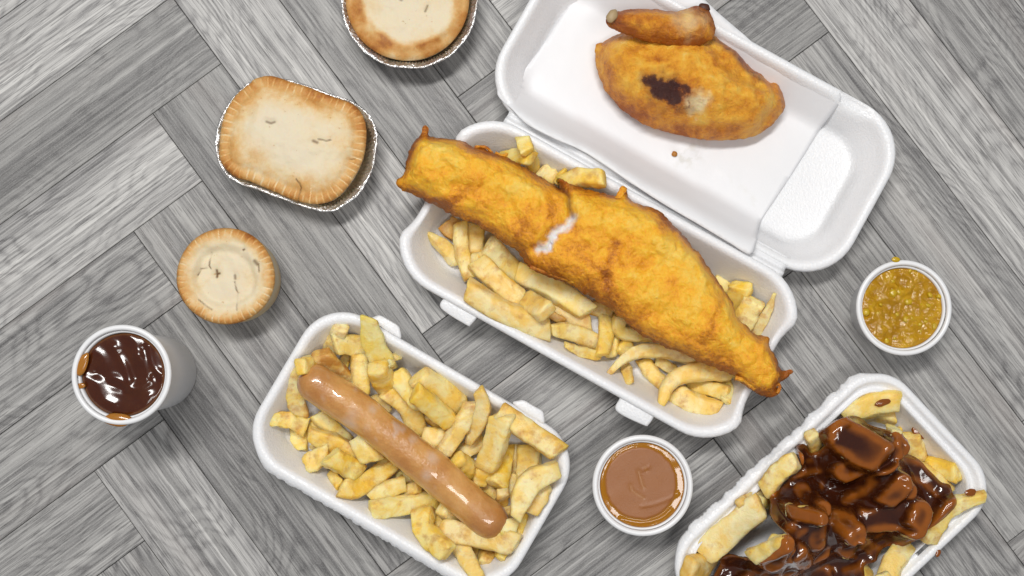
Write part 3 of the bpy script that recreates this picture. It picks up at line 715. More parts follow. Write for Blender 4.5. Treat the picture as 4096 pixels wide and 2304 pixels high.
p3 = Pile(tray2, .0008); G3 = 'chips under the gravy'
def c3(f, pts, wd, label, **k): return chip(p3, f, pts, wd, label, G3, **k)
for i in range(26):
    r_ = random.Random(i + 50); lx, ly = r_.uniform(-.075, .07), r_.uniform(-.035, .035); a = r_.uniform(0, 3.14); q = tray2.w([(lx, ly), (lx + .035 * math.cos(a), ly + .02 * math.sin(a))])
    ll = np.array([[(v[0] / S / (D - .015) * D) + 2048, 1152 - (v[1] + .0) / S / (D - .015) * D] for v in q]); FR['S'] = (0, 0, 1)
    c3('S', ll.tolist(), 72, '', ghost=True)     # only heaps the gravy up: nothing of it shows
c3('H', [(330, 330), (520, 270), (660, 300)], 130, 'lower layer of folded pale chip at the top of gravy tray', tone='n')
c3('H', [(320, 290), (520, 200), (700, 185)], 150, 'flat pale chip with gravy smear at top of tray', tone='n', ts=.6)
c3('H', [(640, 380), (700, 430)], 80, 'small chip tip at the upper gravy edge', tone='p')
c3('H', [(700, 400), (730, 500)], 75, 'upright chip sliver at the gravy upper right edge', tone='o')
c3('H', [(790, 440), (850, 590)], 140, 'yellow chip beside the gravy under the brown drop', tone='y')
c3('H', [(930, 650), (1110, 690)], 140, 'square bright yellow chip by the right wall', tone='y')
c3('H', [(880, 1170), (1030, 950), (1290, 870)], 115, 'long pale chip leaning over the right rim', tone='p', te=.6, dz=.003)
c3('H', [(740, 1220), (640, 1340), (600, 1480)], 160, 'pale chip at the lower right below the gravy', tone='p')
c3('H', [(480, 1370), (540, 1500)], 100, 'chip cut by the bottom of the picture beside gravy', tone='p')
c3('G', [(860, 740), (1080, 640)], 100, 'toasted chip edge behind the big ridged chip', tone='d', brown=.2)
c3('G', [(1050, 720), (1170, 740)], 110, 'pale chip corner above the big ridged chip', tone='p')
c3('G', [(1400, 330), (1250, 420), (1110, 600)], 185, 'pale chip between gravy and the ragged rim', tone='p')
c3('G', [(360, 1390), (560, 1330)], 250, 'greyish pale chip at the lower left corner', tone='d')
c3('G', [(1070, 780), (820, 980), (530, 1230)], 250, 'big ridged pale chip at left of the gravy', tone='p', dz=.001)
c3('G', [(1560, 80), (1600, 250)], 140, 'chip stub dipped in gravy at the upper left edge', tone='n', dz=.003)
for f, pts, wd, lb in (('H', [(300, 690), (480, 600), (700, 520)], 150, 'ridge shaped chip coated in gravy at the top'), ('H', [(250, 420), (400, 540)], 250, 'broad chip coated in gravy at the upper left'),
                       ('H', [(370, 940), (530, 780)], 165, 'square ended chip glazed brown in the middle'), ('H', [(430, 1050), (730, 1010)], 175, 'wide glazed chip with bright upper edge'),
                       ('H', [(240, 1030), (400, 1160)], 150, 'slanting glazed chip left of the wide one'), ('H', [(700, 650), (880, 720), (1040, 850)], 150, 'long glazed chip toward the right wall'),
                       ('H', [(310, 1240), (480, 1290)], 130, 'glazed chip near the lower middle'), ('H', [(420, 1190), (540, 1280)], 95, 'chip with a bare white corner in the gravy'),
                       ('H', [(110, 1100), (110, 1200)], 140, 'small glazed block left of centre'), ('G', [(1170, 1080), (1210, 1350)], 200, 'thick glazed chip with shining edge at lower left'),
                       ('G', [(880, 1160), (1130, 1000)], 150, 'half coated chip beside the big ridged chip'), ('G', [(1370, 1180), (1470, 1290)], 190, 'glazed block near the bottom of the picture'),
                       ('G', [(1260, 770), (1420, 770)], 130, 'glazed chip lump in the darkest gravy'), ('H', [(620, 900), (720, 770)], 130, 'dark coated chip between the glazed ones'),
                       ('H', [(860, 980), (820, 1100)], 170, 'coated chip under the long pale leaning chip'), ('H', [(350, 1440), (430, 1380)], 170, 'glazed chip at the bottom edge'), ('H', [(60, 1430), (200, 1440)], 150, 'glazed chip at the bottom left edge')):
    c3(f, pts, wd, lb + (' of the tray' if 'tray' not in lb else ''), tone='n', dz=.001)

# ---- gravy poured over the heap: it follows the chips below it
gv = [px('H', *p) for p in [(100, 410), (170, 340), (240, 300), (330, 285), (400, 300), (450, 345), (540, 375), (620, 400), (660, 450), (720, 480), (745, 530), (765, 560), (830, 590), (880, 630), (910, 670), (960, 720), (1010, 770), (1065, 790), (1070, 880), (1060, 930), (1000, 1000), (930, 1060), (870, 1110), (860, 1150), (790, 1190), (720, 1225), (680, 1215), (610, 1240), (560, 1280), (530, 1330), (455, 1370), (455, 1449), (440, 1540), (300, 1640), (60, 1700)]]
gv += [px('G', *p) for p in [(1250, 1640), (800, 1620), (590, 1540), (620, 1449), (680, 1350), (670, 1270), (740, 1220), (830, 1210), (900, 1130), (960, 1040), (1000, 980), (1010, 900), (1060, 875), (1085, 890), (1090, 790), (1120, 720), (1120, 640), (1250, 570), (1350, 470), (1440, 410), (1400, 360), (1365, 280), (1365, 210), (1410, 170), (1470, 170), (1530, 250), (1600, 240), (1640, 180), (1600, 120)]]
gpoly = catmull(np.array([P(*p, .026)[:2] for p in gv]), .0012)
pts, F, d, arc, tot = sheet(gpoly, .0009)
def blur(h, s):
    k = np.exp(-np.arange(-3 * s, 3 * s + 1) ** 2 / (2 * s * s)); k /= k.sum()
    h = np.apply_along_axis(lambda v: np.convolve(np.pad(v, 3 * s, mode='edge'), k, 'valid'), 0, h)
    return np.apply_along_axis(lambda v: np.convolve(np.pad(v, 3 * s, mode='edge'), k, 'valid'), 1, h)
from mathutils.bvhtree import BVHTree
bpy.context.view_layer.update(); tv, tf = [], []
for ob in [o for o in SC.objects if o.get('group') == G3]:
    n0 = len(tv); tv += [ob.location + v.co for v in ob.data.vertices]; tf += [[n0 + i for i in p.vertices] for p in ob.data.polygons]
bv = BVHTree.FromPolygons(tv, tf); lo_, hi_ = gpoly.min(0), gpoly.max(0)
for i in range(p3.n):
    for j in range(p3.n):
        x_, y_ = p3.X[i, j], p3.Y[i, j]
        if lo_[0] - .01 < x_ < hi_[0] + .01 and lo_[1] - .01 < y_ < hi_[1] + .01:
            hit = bv.ray_cast(Vector((x_, y_, .2)), Vector((0, 0, -1)))
            p3.h[i, j] = hit[0].z if hit[0] is not None else p3.h[i, j] - .002
raw = p3.h.copy(); h0 = blur(raw, 1); h3 = blur(raw, 4)
for _ in range(1): raw = np.max([np.roll(np.roll(raw, a_, 0), b_, 1) for a_ in (-1, 0, 1) for b_ in (-1, 0, 1)], axis=0)
h1, h2 = blur(raw, 1), blur(raw, 9)
sav = p3.h
p3.h = h1; a1 = p3.at(pts); p3.h = h2; a2 = p3.at(pts); p3.h = sav
fill = a2 - .0008
top = np.maximum(a1, fill) + .0010; k_ = 1 / .0014
top = np.log(np.exp((a1 - .02) * 900) + np.exp((fill - .02) * 900)) / 900 + .02 + .0009 + .0021 * np.clip(d / .003, 0, 1)
top = relax(top, F, 1, np.zeros(len(top), bool)) + .0005 * nz(pts, 70, 3, 2)
e_ = np.clip(d / .004, 0, 1); top = top - .0012 * (1 - e_) ** 2
p3.h = h3; a3 = p3.at(pts); p3.h = h0; a0_ = p3.at(pts); p3.h = sav
convex = relax(np.clip((a0_ - a3 - .0006) / .0016, 0, 1), F, 1, np.zeros(len(a1), bool))
thin = .24 * np.clip((a0_ - a2 - .0012) / .0026, 0, 1) + .46 * convex + .30 * np.clip(1 - d / .004, 0, 1)
bot = np.maximum(top - .012, .006)
V, FF, src = closed(pts, F, d, top, bot)
cc = np.zeros((len(V), 3)); cc[:, 0] = np.clip(thin[src], 0, 1)
gz = top.min() - .001
mesh('gravy', V, FF, GRAVY, loc=(*pts.mean(0), gz), col=cc, label='thick glossy brown gravy poured over the chips in the ragged tray', cat='gravy')
def blob(name, c, r, z, mat, label=None, cat=None, group=None, parent=None, sq=.45, ell=1.0, ang=0., col=None, seed=0):
    """a small rounded lump or drop"""
    n, L = 20, []
    for k in range(1, 7):
        t = math.pi * k / 7; rr = r * math.sin(t); zz = z + r * sq * (1 - math.cos(t)); th = np.linspace(0, 2 * np.pi, n, endpoint=False)
        wob = 1 + .22 * np.array([noise.noise(Vector((math.cos(a) * 1.3 + seed, math.sin(a) * 1.3, k * .3))) for a in th])
        x, y = rr * wob * np.cos(th) * ell, rr * wob * np.sin(th)
        L.append(np.stack([c[0] + x * math.cos(ang) - y * math.sin(ang), c[1] + x * math.sin(ang) + y * math.cos(ang), np.full(n, zz)], 1))
    V, F = loft(L)
    return mesh(name, V, F, mat, parent, None if parent is not None else (c[0], c[1], z), np.tile(col, (len(V), 1)) if col is not None else None, label=label, cat=cat, group=group)
for f, x, y, r, ell, ang, lb, zz in (('H', 880, 418, .0042, 2.0, -25, 'brown gravy drop on the wall of the ragged tray', None), ('H', 600, 198, .0024, 2.8, 18, 'gravy smear on the flat pale chip at the top of tray', None), ('H', 1228, 845, .0026, 1.6, 10, 'gravy spot on the tip of the leaning chip', None), ('H', 996, 1285, .0017, 1.7, 65, 'tiny gravy drip on the right rim of the tray', ZT)):
    q = P(*px(f, x, y), .028)[:2]; z = p3.at([q])[0] if zz is None else zz
    q = P(*px(f, x, y), z)[:2]
    blob('gravy_drop', q, r, z - r * .15, GRAVY, lb, 'gravy drop', 'gravy drops around the ragged tray', sq=.22, ell=ell, ang=R(ang), col=(.55, 0, 0), seed=x)

# ================================================================== sausage
def sausage():
    line = [(1262, 1532), (1345, 1588), (1440, 1652), (1590, 1772), (1737, 1888), (1862, 2000), (1958, 2082)]
    rw = 77 * mpp(.045); n = 60
    pp = catmull(np.array(line, float), 12, False); k = np.linspace(0, len(pp) - 1, n); pp = np.stack([np.interp(k, np.arange(len(pp)), pp[:, i]) for i in (0, 1)], 1)
    z = np.full(n, .04)
    for _ in range(3):
        c = np.array([P(x, y, zz) for (x, y), zz in zip(pp, z)])
        tg = np.gradient(c[:, :2], axis=0); tg /= np.linalg.norm(tg, axis=1)[:, None]; no = np.stack([-tg[:, 1], tg[:, 0]], 1)
        sup = np.max([p1.at(c[:, :2] + o * rw * no) - rw * (1 - math.sqrt(1 - o * o)) for o in (-.5, -.25, 0, .25, .5)], axis=0)
        L = np.linspace(-.5, .5, n); a = np.polyfit(L, sup, 1)[0] * .7; z = a * L + np.percentile(sup - a * L, 96) + rw
    c[:, 2] = z
    tg = np.gradient(c, axis=0); tg /= np.linalg.norm(tg, axis=1)[:, None]; side = np.cross([0, 0, 1.], tg); side /= np.linalg.norm(side, axis=1)[:, None]; up = np.cross(tg, side)
    K = 40; th = np.linspace(0, 2 * np.pi, K, endpoint=False); loops = []; ends = []
    s = np.concatenate([[0], np.cumsum(np.linalg.norm(np.diff(c, axis=0), axis=1))])
    for i in list(range(8)) + list(range(1, n - 1)) + list(range(8)):
        pass
    st = [(0, -math.cos(t)) for t in np.linspace(.12, math.pi / 2, 9)] + [(i, None) for i in range(1, n - 1)] + [(n - 1, math.sin(t)) for t in np.linspace(0, math.pi / 2 - .12, 9)]
    for i, e in st:
        q = 1.0 if e is None else math.sqrt(max(0, 1 - e * e)); off = 0 if e is None else e
        r = rw * (1 + .025 * math.sin(i * .21)) * q; cc_ = c[i] + tg[i] * off * rw * .95
        if e is not None and abs(e) > .5: r = r * (1 + .07 * (abs(e) - .5) * 2 * np.cos(9 * th))[:, None]
        loops.append(cc_ + r * np.cos(th)[:, None] * side[i] + r * np.sin(th)[:, None] * up[i])
        ends.append(1 if e is not None else 0)
    V, F = loft(loops)
    V = V + .0005 * nz(V, 90, 5, 2)[:, None]
    d0 = np.linalg.norm(V - c[0], axis=1); d1 = np.linalg.norm(V - c[-1], axis=1)
    col = np.zeros((len(V), 3)); ed = np.minimum(d0 + .004, d1)
    col[:, 0] = np.clip(1 - (ed - .006) / .022, 0, 1) ** 1.5 * .75
    sp = nz(V, 120, 8, 2); col[:, 2] = np.clip((sp - .42) * 6, 0, 1) * (V[:, 2] > c[:, 2].mean()) * np.exp(-((np.linalg.norm(V - c[n // 3], axis=1)) / .05) ** 2)
    for q, r in (((1352 + 60, 1660 - 5), .004), ((1398, 1697), .005), ((1412, 1655), .0045), ((1440, 1668), .003), ((1731, 1829), .004), ((1708, 1900), .0035), ((1487, 1640), .003), ((1470, 1705), .003)):
        w_ = P(*q, c[:, 2].mean() + rw * .8); col[:, 2] = np.maximum(col[:, 2], np.clip(1.6 - np.linalg.norm(V - w_, axis=1) / r, 0, 1) * .8)
    tip = P(*px('D', 945, 985), c[-1, 2]); col[:, 1] = np.clip(1.3 - np.linalg.norm(V - tip, axis=1) / .004, 0, 1)
    mesh('sausage', V, F, SAUS, loc=(*c[n // 2, :2], c[:, 2].min() - rw), col=col, label='large shiny brown sausage lying diagonally on the chips', cat='sausage')
    return c, rw
SAUSC, SAUSR = sausage()

# ================================================================== battered fish
FISH = [(85, 375), (110, 412), (190, 447), (260, 482), (320, 515), (400, 545), (470, 590), (520, 627), (575, 662), (610, 715), (660, 745), (740, 772), (800, 800), (880, 850), (950, 892), (1010, 942), (1060, 990), (1130, 1022), (1180, 1046), (1250, 1072), (1300, 1100), (1370, 1127), (1430, 1152), (1470, 1187), (1530, 1226), (1572, 1236), (1612, 1226), (1616, 1204), (1602, 1196), (1640, 1170), (1668, 1138), (1655, 1128), (1625, 1133), (1610, 1090), (1580, 1040), (1570, 1000), (1520, 985), (1480, 950), (1450, 918), (1430, 860), (1390, 800), (1350, 745), (1310, 682), (1280, 650), (1240, 600), (1205, 558), (1168, 520), (1130, 488), (1070, 468), (1015, 446), (1010, 412), (992, 394), (978, 428), (940, 428), (860, 408), (800, 393), (740, 366), (722, 374), (742, 404), (690, 370), (640, 345), (570, 305), (520, 275), (480, 262), (440, 250), (400, 238), (350, 215), (310, 205), (250, 200), (218, 193), (218, 172), (202, 152), (188, 165), (184, 190), (150, 222), (130, 280), (114, 340)]
ZF = .047
fp = catmull(trace('z4', FISH, ZF), .0014)
nrm = np.roll(fp, -1, 0) - np.roll(fp, 1, 0); nrm = np.stack([nrm[:, 1], -nrm[:, 0]], 1); nrm /= np.linalg.norm(nrm, axis=1)[:, None] + 1e-12
fp = fp + nrm * (.0011 * nz(fp, 260, 2, 3))[:, None]
pts, F, d, arc, tot = sheet(fp, .0015)
fixed = d < 1e-6
H = .021 * dome(d, .030, 2.2); H = relax(H, F, 14, fixed)
lq = base.l(pts)
ridge = trace('z4', [(120, 320), (400, 400), (700, 560), (1000, 700), (1300, 900), (1600, 1180)], ZF)
crk = trace('z4', [(735, 385), (772, 440), (775, 490), (788, 525)], ZF)
tear = trace('z4', [(790, 525), (765, 565), (720, 585), (700, 620), (690, 645), (655, 652)], ZF)
tear2 = trace('z4', [(655, 652), (610, 650), (575, 648)], ZF)
dc, dt, dt2 = seg_dist(pts, crk), seg_dist(pts, tear), seg_dist(pts, tear2)
amp = np.clip(d / .008, 0, 1)
H = H + amp * (.0040 * nz(pts, 34, 11, 3) + .0020 * nz(pts, 110, 12, 3)) + .0009 * nz(pts, 330, 13, 2) * (1 - fixed)
H -= .006 * np.exp(-(dc / .0030) ** 2) + .0042 * np.exp(-(dt / .0052) ** 2) * (1 + .5 * nz(pts, 300, 4, 2)) + .002 * np.exp(-(dt2 / .003) ** 2)
rid1 = catmull(trace('z4', [(230, 260), (450, 330), (640, 450)], ZF), .004, False); rid2 = catmull(trace('z4', [(850, 520), (1050, 570), (1230, 710), (1400, 890)], ZF), .004, False); gro = catmull(trace('z4', [(1010, 880), (1180, 960), (1400, 1080)], ZF), .004, False)
dr = np.minimum(seg_dist(pts, rid1), seg_dist(pts, rid2)); dg = seg_dist(pts, gro)
H += .0040 * np.exp(-(dr / .010) ** 2) * amp - .0022 * np.exp(-(dg / .007) ** 2) * amp
valley = trace('z4', [(950, 640), (920, 740), (930, 830)], ZF); H -= .0022 * np.exp(-(seg_dist(pts, valley) / .006) ** 2)
sag = .0 * lq[:, 0]
B = ZF - .010 * dome(d, .022, 2.0) + .001 * nz(pts, 60, 6, 2)
col = np.zeros((len(pts), 3))
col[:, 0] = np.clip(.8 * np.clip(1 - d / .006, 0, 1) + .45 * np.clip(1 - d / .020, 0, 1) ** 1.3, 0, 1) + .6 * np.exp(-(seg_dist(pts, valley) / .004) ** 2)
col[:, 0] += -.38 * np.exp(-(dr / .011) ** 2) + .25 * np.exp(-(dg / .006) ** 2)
col[:, 1] = np.clip(np.exp(-(dc / .0016) ** 2) * 1.1 - .05, 0, 1) * .8
fl = np.clip(1.40 - dt / .0030 + .6 * nz(pts, 260, 9, 3), 0, 1); col[:, 2] = fl
fk = np.concatenate([np.array([q]) for q in trace('z4', [(672, 600), (668, 640), (705, 565), (740, 548)], ZF)])
V, FF, src = closed(pts, F, d, ZF + H, B)
fo = thing('battered_fish', (*pts.mean(0), B.min()), 'long golden battered fish fillet lying across the open box', 'fish')
fm = mesh('batter', V, FF, BATTER, fo, col=col[src])
# flakes of white flesh in the tear
zf = lambda q: float(ZF + H[np.argmin(((pts - q) ** 2).sum(1))])
for i, (x, y, r, an, el) in enumerate([(712, 600, .0030, 75, 1.6), (692, 630, .0024, 70, 1.8)]):
    q = P(*px('z4', x, y), ZF + .016)[:2]; blob('flesh_flake', q, r, zf(q) - r * .16, FLESH, parent=fo, sq=.08, ell=el, ang=R(-an), seed=i * 3)
# loose loops and frills of batter along the edge
def frill(f, line, r, z):
    l = np.array([P(*px(f, x, y), z) for x, y in line]); l = catmull(l, .0012, False); n = len(l)
    tg = np.gradient(l, axis=0); tg /= np.linalg.norm(tg, axis=1)[:, None] + 1e-12; sd = np.cross(tg, [0, 0, 1.]); th = np.linspace(0, 2 * np.pi, 9, endpoint=False)
    L = [l[i] + r * (1 + .4 * noise.noise(Vector((i * .5, r * 999, 0)))) * (np.cos(th)[:, None] * sd[i] + np.sin(th)[:, None] * np.array([0, 0, 1.])) for i in range(n)]
    V, F = loft(L); c = np.zeros((len(V), 3)); c[:, 0] = .55; mesh('batter_frill', V, F, BATTER, fo, col=c)
frill('z4', [(398, 240), (420, 236), (445, 240), (462, 255), (474, 270)], .0011, ZF)
frill('z4', [(480, 262), (500, 270), (520, 272), (528, 262)], .0012, ZF)
frill('z4', [(950, 458), (968, 450), (985, 420), (998, 398)], .0024, ZF + .004)
frill('z4', [(1590, 1200), (1612, 1185), (1618, 1200), (1608, 1222)], .0013, ZF + .002)
frill('z4', [(1440, 1160), (1480, 1170), (1520, 1205)], .0020, ZF + .003)
frill('z4', [(620, 715), (700, 745), (760, 765), (830, 790)], .0015, ZF + .003)

# ================================================================== greaseproof paper and chicken
PAP = [(700, -120), (600, 0), (515, 125), (430, 250), (330, 365), (238, 470), (310, 560), (390, 645), (520, 715), (660, 772), (780, 850), (900, 935), (1060, 1040), (1230, 1140), (1390, 1235), (1490, 1290), (1530, 1215), (1560, 1155), (1640, 1030), (1760, 850), (1890, 640), (1965, 495), (1880, 430), (1800, 385), (1660, 318), (1540, 240), (1430, 150), (1340, 75), (1240, -20), (1130, -120), (900, -160)]
pp = catmull(trace('z5', PAP, .026), .003)
pts, F, d, arc, tot = sheet(pp, .003)
l = lid.l(pts); lb = base.l(pts)
z = lid.floorz(pts) + .0012
over = l[:, 1] < -lid.hy + .008                      # beyond the lid's inner wall, over the hinge and the base
z = np.where(over, np.maximum(ZB + .0012, ZL + .0012), z)
z = relax(z, F, 26, np.zeros(len(z), bool)); hold = lid.floorz(pts) + .0010
z = np.where(over, np.maximum(z, ZB + .0022 - .010 * np.clip((-lid.hy - l[:, 1] - .012) / .05, 0, 1)), np.maximum(z, hold))
z = relax(z, F, 5, np.zeros(len(z), bool))
flat = lid.floorz(pts); z = np.where(flat < .0045, np.minimum(z, flat + .0008), z); z = relax(z, F, 2, np.zeros(len(z), bool))
z += .0006 * nz(pts, 22, 21, 3) + .0002 * nz(pts, 70, 22, 2) + .0005
st_ = trace('z5', [(1240, 715), (1230, 760), (1180, 795)], .006); st2 = trace('z5', [(1340, 860), (1520, 980), (1545, 1050)], .006)
col = np.zeros((len(pts), 3)); col[:, 0] = np.clip(1.4 - seg_dist(pts, st_) / .009, 0, 1) + .5 * np.clip(1 - seg_dist(pts, st2) / .003, 0, 1)
ccw = [(f if np.cross(pts[f[1]] - pts[f[0]], pts[f[2]] - pts[f[0]]) > 0 else f[::-1]) for f in F]
po = mesh('paper_sheet', np.column_stack([pts, z]), ccw, PAPER, loc=(*pts.mean(0), z.min()), col=col, label='white greaseproof paper sheet lining the lid of the large box', cat='paper')
md = po.modifiers.new('thickness', 'SOLIDIFY'); md.thickness = .00035; md.offset = -1
def papz(q): return float(z[np.argmin(((pts - q) ** 2).sum(1))])
PAPZ = papz(P(*px('K', 900, 850), .01)[:2])

BR = [(178, 480), (186, 400), (215, 380), (250, 378), (320, 330), (380, 300), (460, 280), (620, 260), (850, 250), (1100, 250), (1260, 310), (1310, 370), (1400, 425), (1480, 490), (1545, 570), (1600, 625), (1668, 660), (1700, 705), (1750, 740), (1785, 732), (1835, 790), (1868, 890), (1862, 985), (1800, 1065), (1730, 1135), (1620, 1203), (1500, 1237), (1350, 1252), (1200, 1250), (1050, 1228), (900, 1200), (750, 1160), (600, 1100), (500, 1040), (400, 960), (320, 870), (262, 800), (228, 710), (190, 610)]
ZC = PAPZ + .014
bp = catmull(trace('K', BR, ZC), .0014)
nrm = np.roll(bp, -1, 0) - np.roll(bp, 1, 0); nrm = np.stack([nrm[:, 1], -nrm[:, 0]], 1); nrm /= np.linalg.norm(nrm, axis=1)[:, None] + 1e-12
bp = bp + nrm * (.0007 * nz(bp, 240, 5, 3))[:, None]
pts2, F, d, arc, tot = sheet(bp, .0014); fixed = d < 1e-6
H = .030 * dome(d, .036, 2.0); H = relax(H, F, 30, fixed); amp = np.clip(d / .006, 0, 1)
H += amp * (.0036 * nz(pts2, 42, 31, 3) + .0017 * nz(pts2, 120, 32, 3)) + .0007 * nz(pts2, 360, 33, 2) * ~fixed
fold = trace('K', [(1190, 360), (1330, 560), (1480, 700), (1640, 760)], ZC + .02); H -= .0050 * np.exp(-(seg_dist(pts2, fold) / .006) ** 2); fold2 = trace('K', [(1760, 760), (1790, 850), (1780, 960), (1700, 1080)], ZC + .015); H -= .0030 * np.exp(-(seg_dist(pts2, fold2) / .004) ** 2)
fold3 = trace('K', [(1000, 1150), (1200, 1140), (1450, 1160)], ZC + .01); H -= .0022 * np.exp(-(seg_dist(pts2, fold3) / .003) ** 2)
B = ZC - np.minimum(.0135, .016 * dome(d, .018, 2.0))
char = trace('K', [(600, 690), (690, 668), (780, 665), (870, 675), (950, 700), (1010, 760), (1020, 830), (1000, 890), (985, 955), (930, 945), (870, 925), (800, 915), (730, 880), (690, 820), (640, 770)], ZC + .03)
col = np.zeros((len(pts2), 3)); ci = inside(pts2, char); dcx, _, _ = poly_dist(pts2, char)
sg = np.where(ci, dcx, -dcx)
col[:, 1] = np.clip(.56 + sg / .013 + .45 * nz(pts2, 150, 41, 3), 0, 1)
red = trace('K', [(1225, 320), (1300, 380), (1400, 450), (1490, 540), (1560, 620), (1650, 680)], ZC + .008)
col[:, 1] = np.maximum(col[:, 1], np.clip(1.35 - seg_dist(pts2, red) / .006 + .3 * nz(pts2, 200, 43, 2), 0, .62))
wh = trace('K', [(1050, 900), (1110, 870), (1150, 890), (1090, 940)], ZC + .03); col[:, 2] = np.clip(1.3 - seg_dist(pts2, wh) / .006 + .6 * nz(pts2, 200, 44, 3), 0, 1)
col[:, 1] = np.maximum(col[:, 1], np.clip(3.2 * nz(pts2, 230, 47, 2) - .9, 0, .8) * col[:, 2])
col[:, 0] = np.clip(1 - d / .012, 0, 1) * .9 + .5 * np.exp(-(seg_dist(pts2, fold3) / .003) ** 2)
V, FF, src = closed(pts2, F, d, ZC + H, B)
ck = thing('chicken_piece', (*pts2.mean(0), B.min()), 'roast chicken breast with wing and a dark charred patch on white paper', 'chicken')
mesh('breast', V, FF, SKIN, ck, col=col[src])
WG = [(272, 190), (298, 132), (360, 106), (450, 86), (600, 80), (750, 86), (850, 100), (930, 100), (1000, 76), (1080, 50), (1140, 54), (1190, 76), (1215, 130), (1240, 190), (1250, 270), (1220, 350), (1150, 390), (1050, 415), (900, 410), (750, 390), (600, 360), (500, 312), (420, 290), (350, 262), (300, 232)]
ZW = PAPZ + .042
wp = catmull(trace('K', WG, ZW), .0013)
nrm = np.roll(wp, -1, 0) - np.roll(wp, 1, 0); nrm = np.stack([nrm[:, 1], -nrm[:, 0]], 1); nrm /= np.linalg.norm(nrm, axis=1)[:, None] + 1e-12
wp = wp + nrm * (.0006 * nz(wp, 260, 5, 3))[:, None]
pts3, F, d, arc, tot = sheet(wp, .0013); fixed = d < 1e-6
H = .014 * dome(d, .020, 2.0); H = relax(H, F, 16, fixed); H += np.clip(d / .005, 0, 1) * (.0012 * nz(pts3, 60, 51, 3) + .0007 * nz(pts3, 170, 52, 3)) + .0005 * nz(pts3, 380, 53, 2) * ~fixed
B = ZW - .014 * dome(d, .014, 2.0)
col = np.zeros((len(pts3), 3)); col[:, 0] = .62 + np.clip(1 - d / .006, 0, 1) * .6
jt = P(*px('K', 1130, 100), ZW)[:2]; jb = P(*px('K', 345, 195), ZW)[:2]; jm = P(*px('K', 560, 240), ZW)[:2]; j2 = P(*px('K', 1110, 290), ZW)[:2]
col[:, 1] = np.clip(.85 - np.linalg.norm(pts3 - jt, axis=1) / .014 + .35 * nz(pts3, 200, 54, 3), 0, .6)
col[:, 1] = np.maximum(col[:, 1], np.clip(.9 - np.linalg.norm(pts3 - jb, axis=1) / .010 + .4 * nz(pts3, 200, 55, 3), 0, .65)); col[:, 1] = np.maximum(col[:, 1], np.clip(.7 - np.linalg.norm(pts3 - jm, axis=1) / .006, 0, .5))
col[:, 2] = np.clip(.8 - np.linalg.norm(pts3 - P(*px('K', 1000, 220), ZW)[:2], axis=1) / .018 + .3 * nz(pts3, 120, 56, 3), 0, .55)
V, FF, src = closed(pts3, F, d, ZW + H, B)
wo = mesh('wing', V, FF, SKIN, ck, col=col[src])
q = P(*px('K', 330, 145), ZW + .006)[:2]; blob('bone_end', q, .0036, ZW + .0035, BONE, parent=wo, sq=.7, ell=1.5, ang=R(60), seed=4)
q = P(*px('K', 1150, 70), ZW)[:2]; blob('charred_tip', q, .0034, ZW - .002, CHAR, parent=wo, sq=.7, ell=1.3, ang=R(-20), seed=6)
for i, (x, y, r) in enumerate([(885, 1375, .0022)]):
    qq = P(*px('K', x, y), PAPZ)[:2]; blob('crumb', qq, r, papz(qq), CRUMB, 'tiny golden crumb on the white paper below the chicken', 'crumb', sq=.5, seed=i)
# ================================================================== pies
def foil_tray(name, outline, zr, depth_in, label, wallin, pleat):
    """thin pressed foil: rolled rim, pleated wall, flat floor"""
    o = catmull(outline, .0011); n = len(o); c = o.mean(0)
    nr = np.roll(o, -1, 0) - np.roll(o, 1, 0); nr = np.stack([nr[:, 1], -nr[:, 0]], 1); nr /= np.linalg.norm(nr, axis=1)[:, None]
    if ((o - c) * nr).sum() < 0: nr = -nr
    for _ in range(12): nr = nr + np.roll(nr, 1, 0) + np.roll(nr, -1, 0); nr /= np.linalg.norm(nr, axis=1)[:, None]
    k = np.arange(n); pl = np.cos(2 * np.pi * k * pleat / n + 2.2 * np.array([noise.noise(Vector((i * .05, 2, 0))) for i in k])); jit = np.array([noise.fractal(Vector((i * .06, 5, 0)), 1, 2, 3) for i in k])
    def ring(ins, z, a, j=.0009): return np.column_stack([o - nr * (ins + a * pl + j * jit)[:, None], z + .5 * a * pl + .0006 * jit])
    L = [ring(wallin, .0006, 0), ring(wallin * .9, .0012, .0001), ring(wallin * .45, zr * .55, .00035), ring(.0042, zr - .0030, .0004), ring(.0036, zr - .0008, .0003),
         ring(.0010, zr - .0010, .0001), ring(.0001, zr - .0006, .0), ring(-.0001, zr + .0004, .0), ring(.0009, zr + .0010, .0), ring(.0018, zr + .0002, .0001),
         ring(.0046, zr - .0012, .0006), ring(.0054, zr - .0036, .0009), ring(wallin * .5 + .002, zr * .55, .0009), ring(wallin + .001, .0018, .0001), ring(wallin + .006, .0014, 0)]
    V, F = loft(L); return mesh(name, V, F, FOIL, loc=(*c, 0), label=label, cat='foil tray')
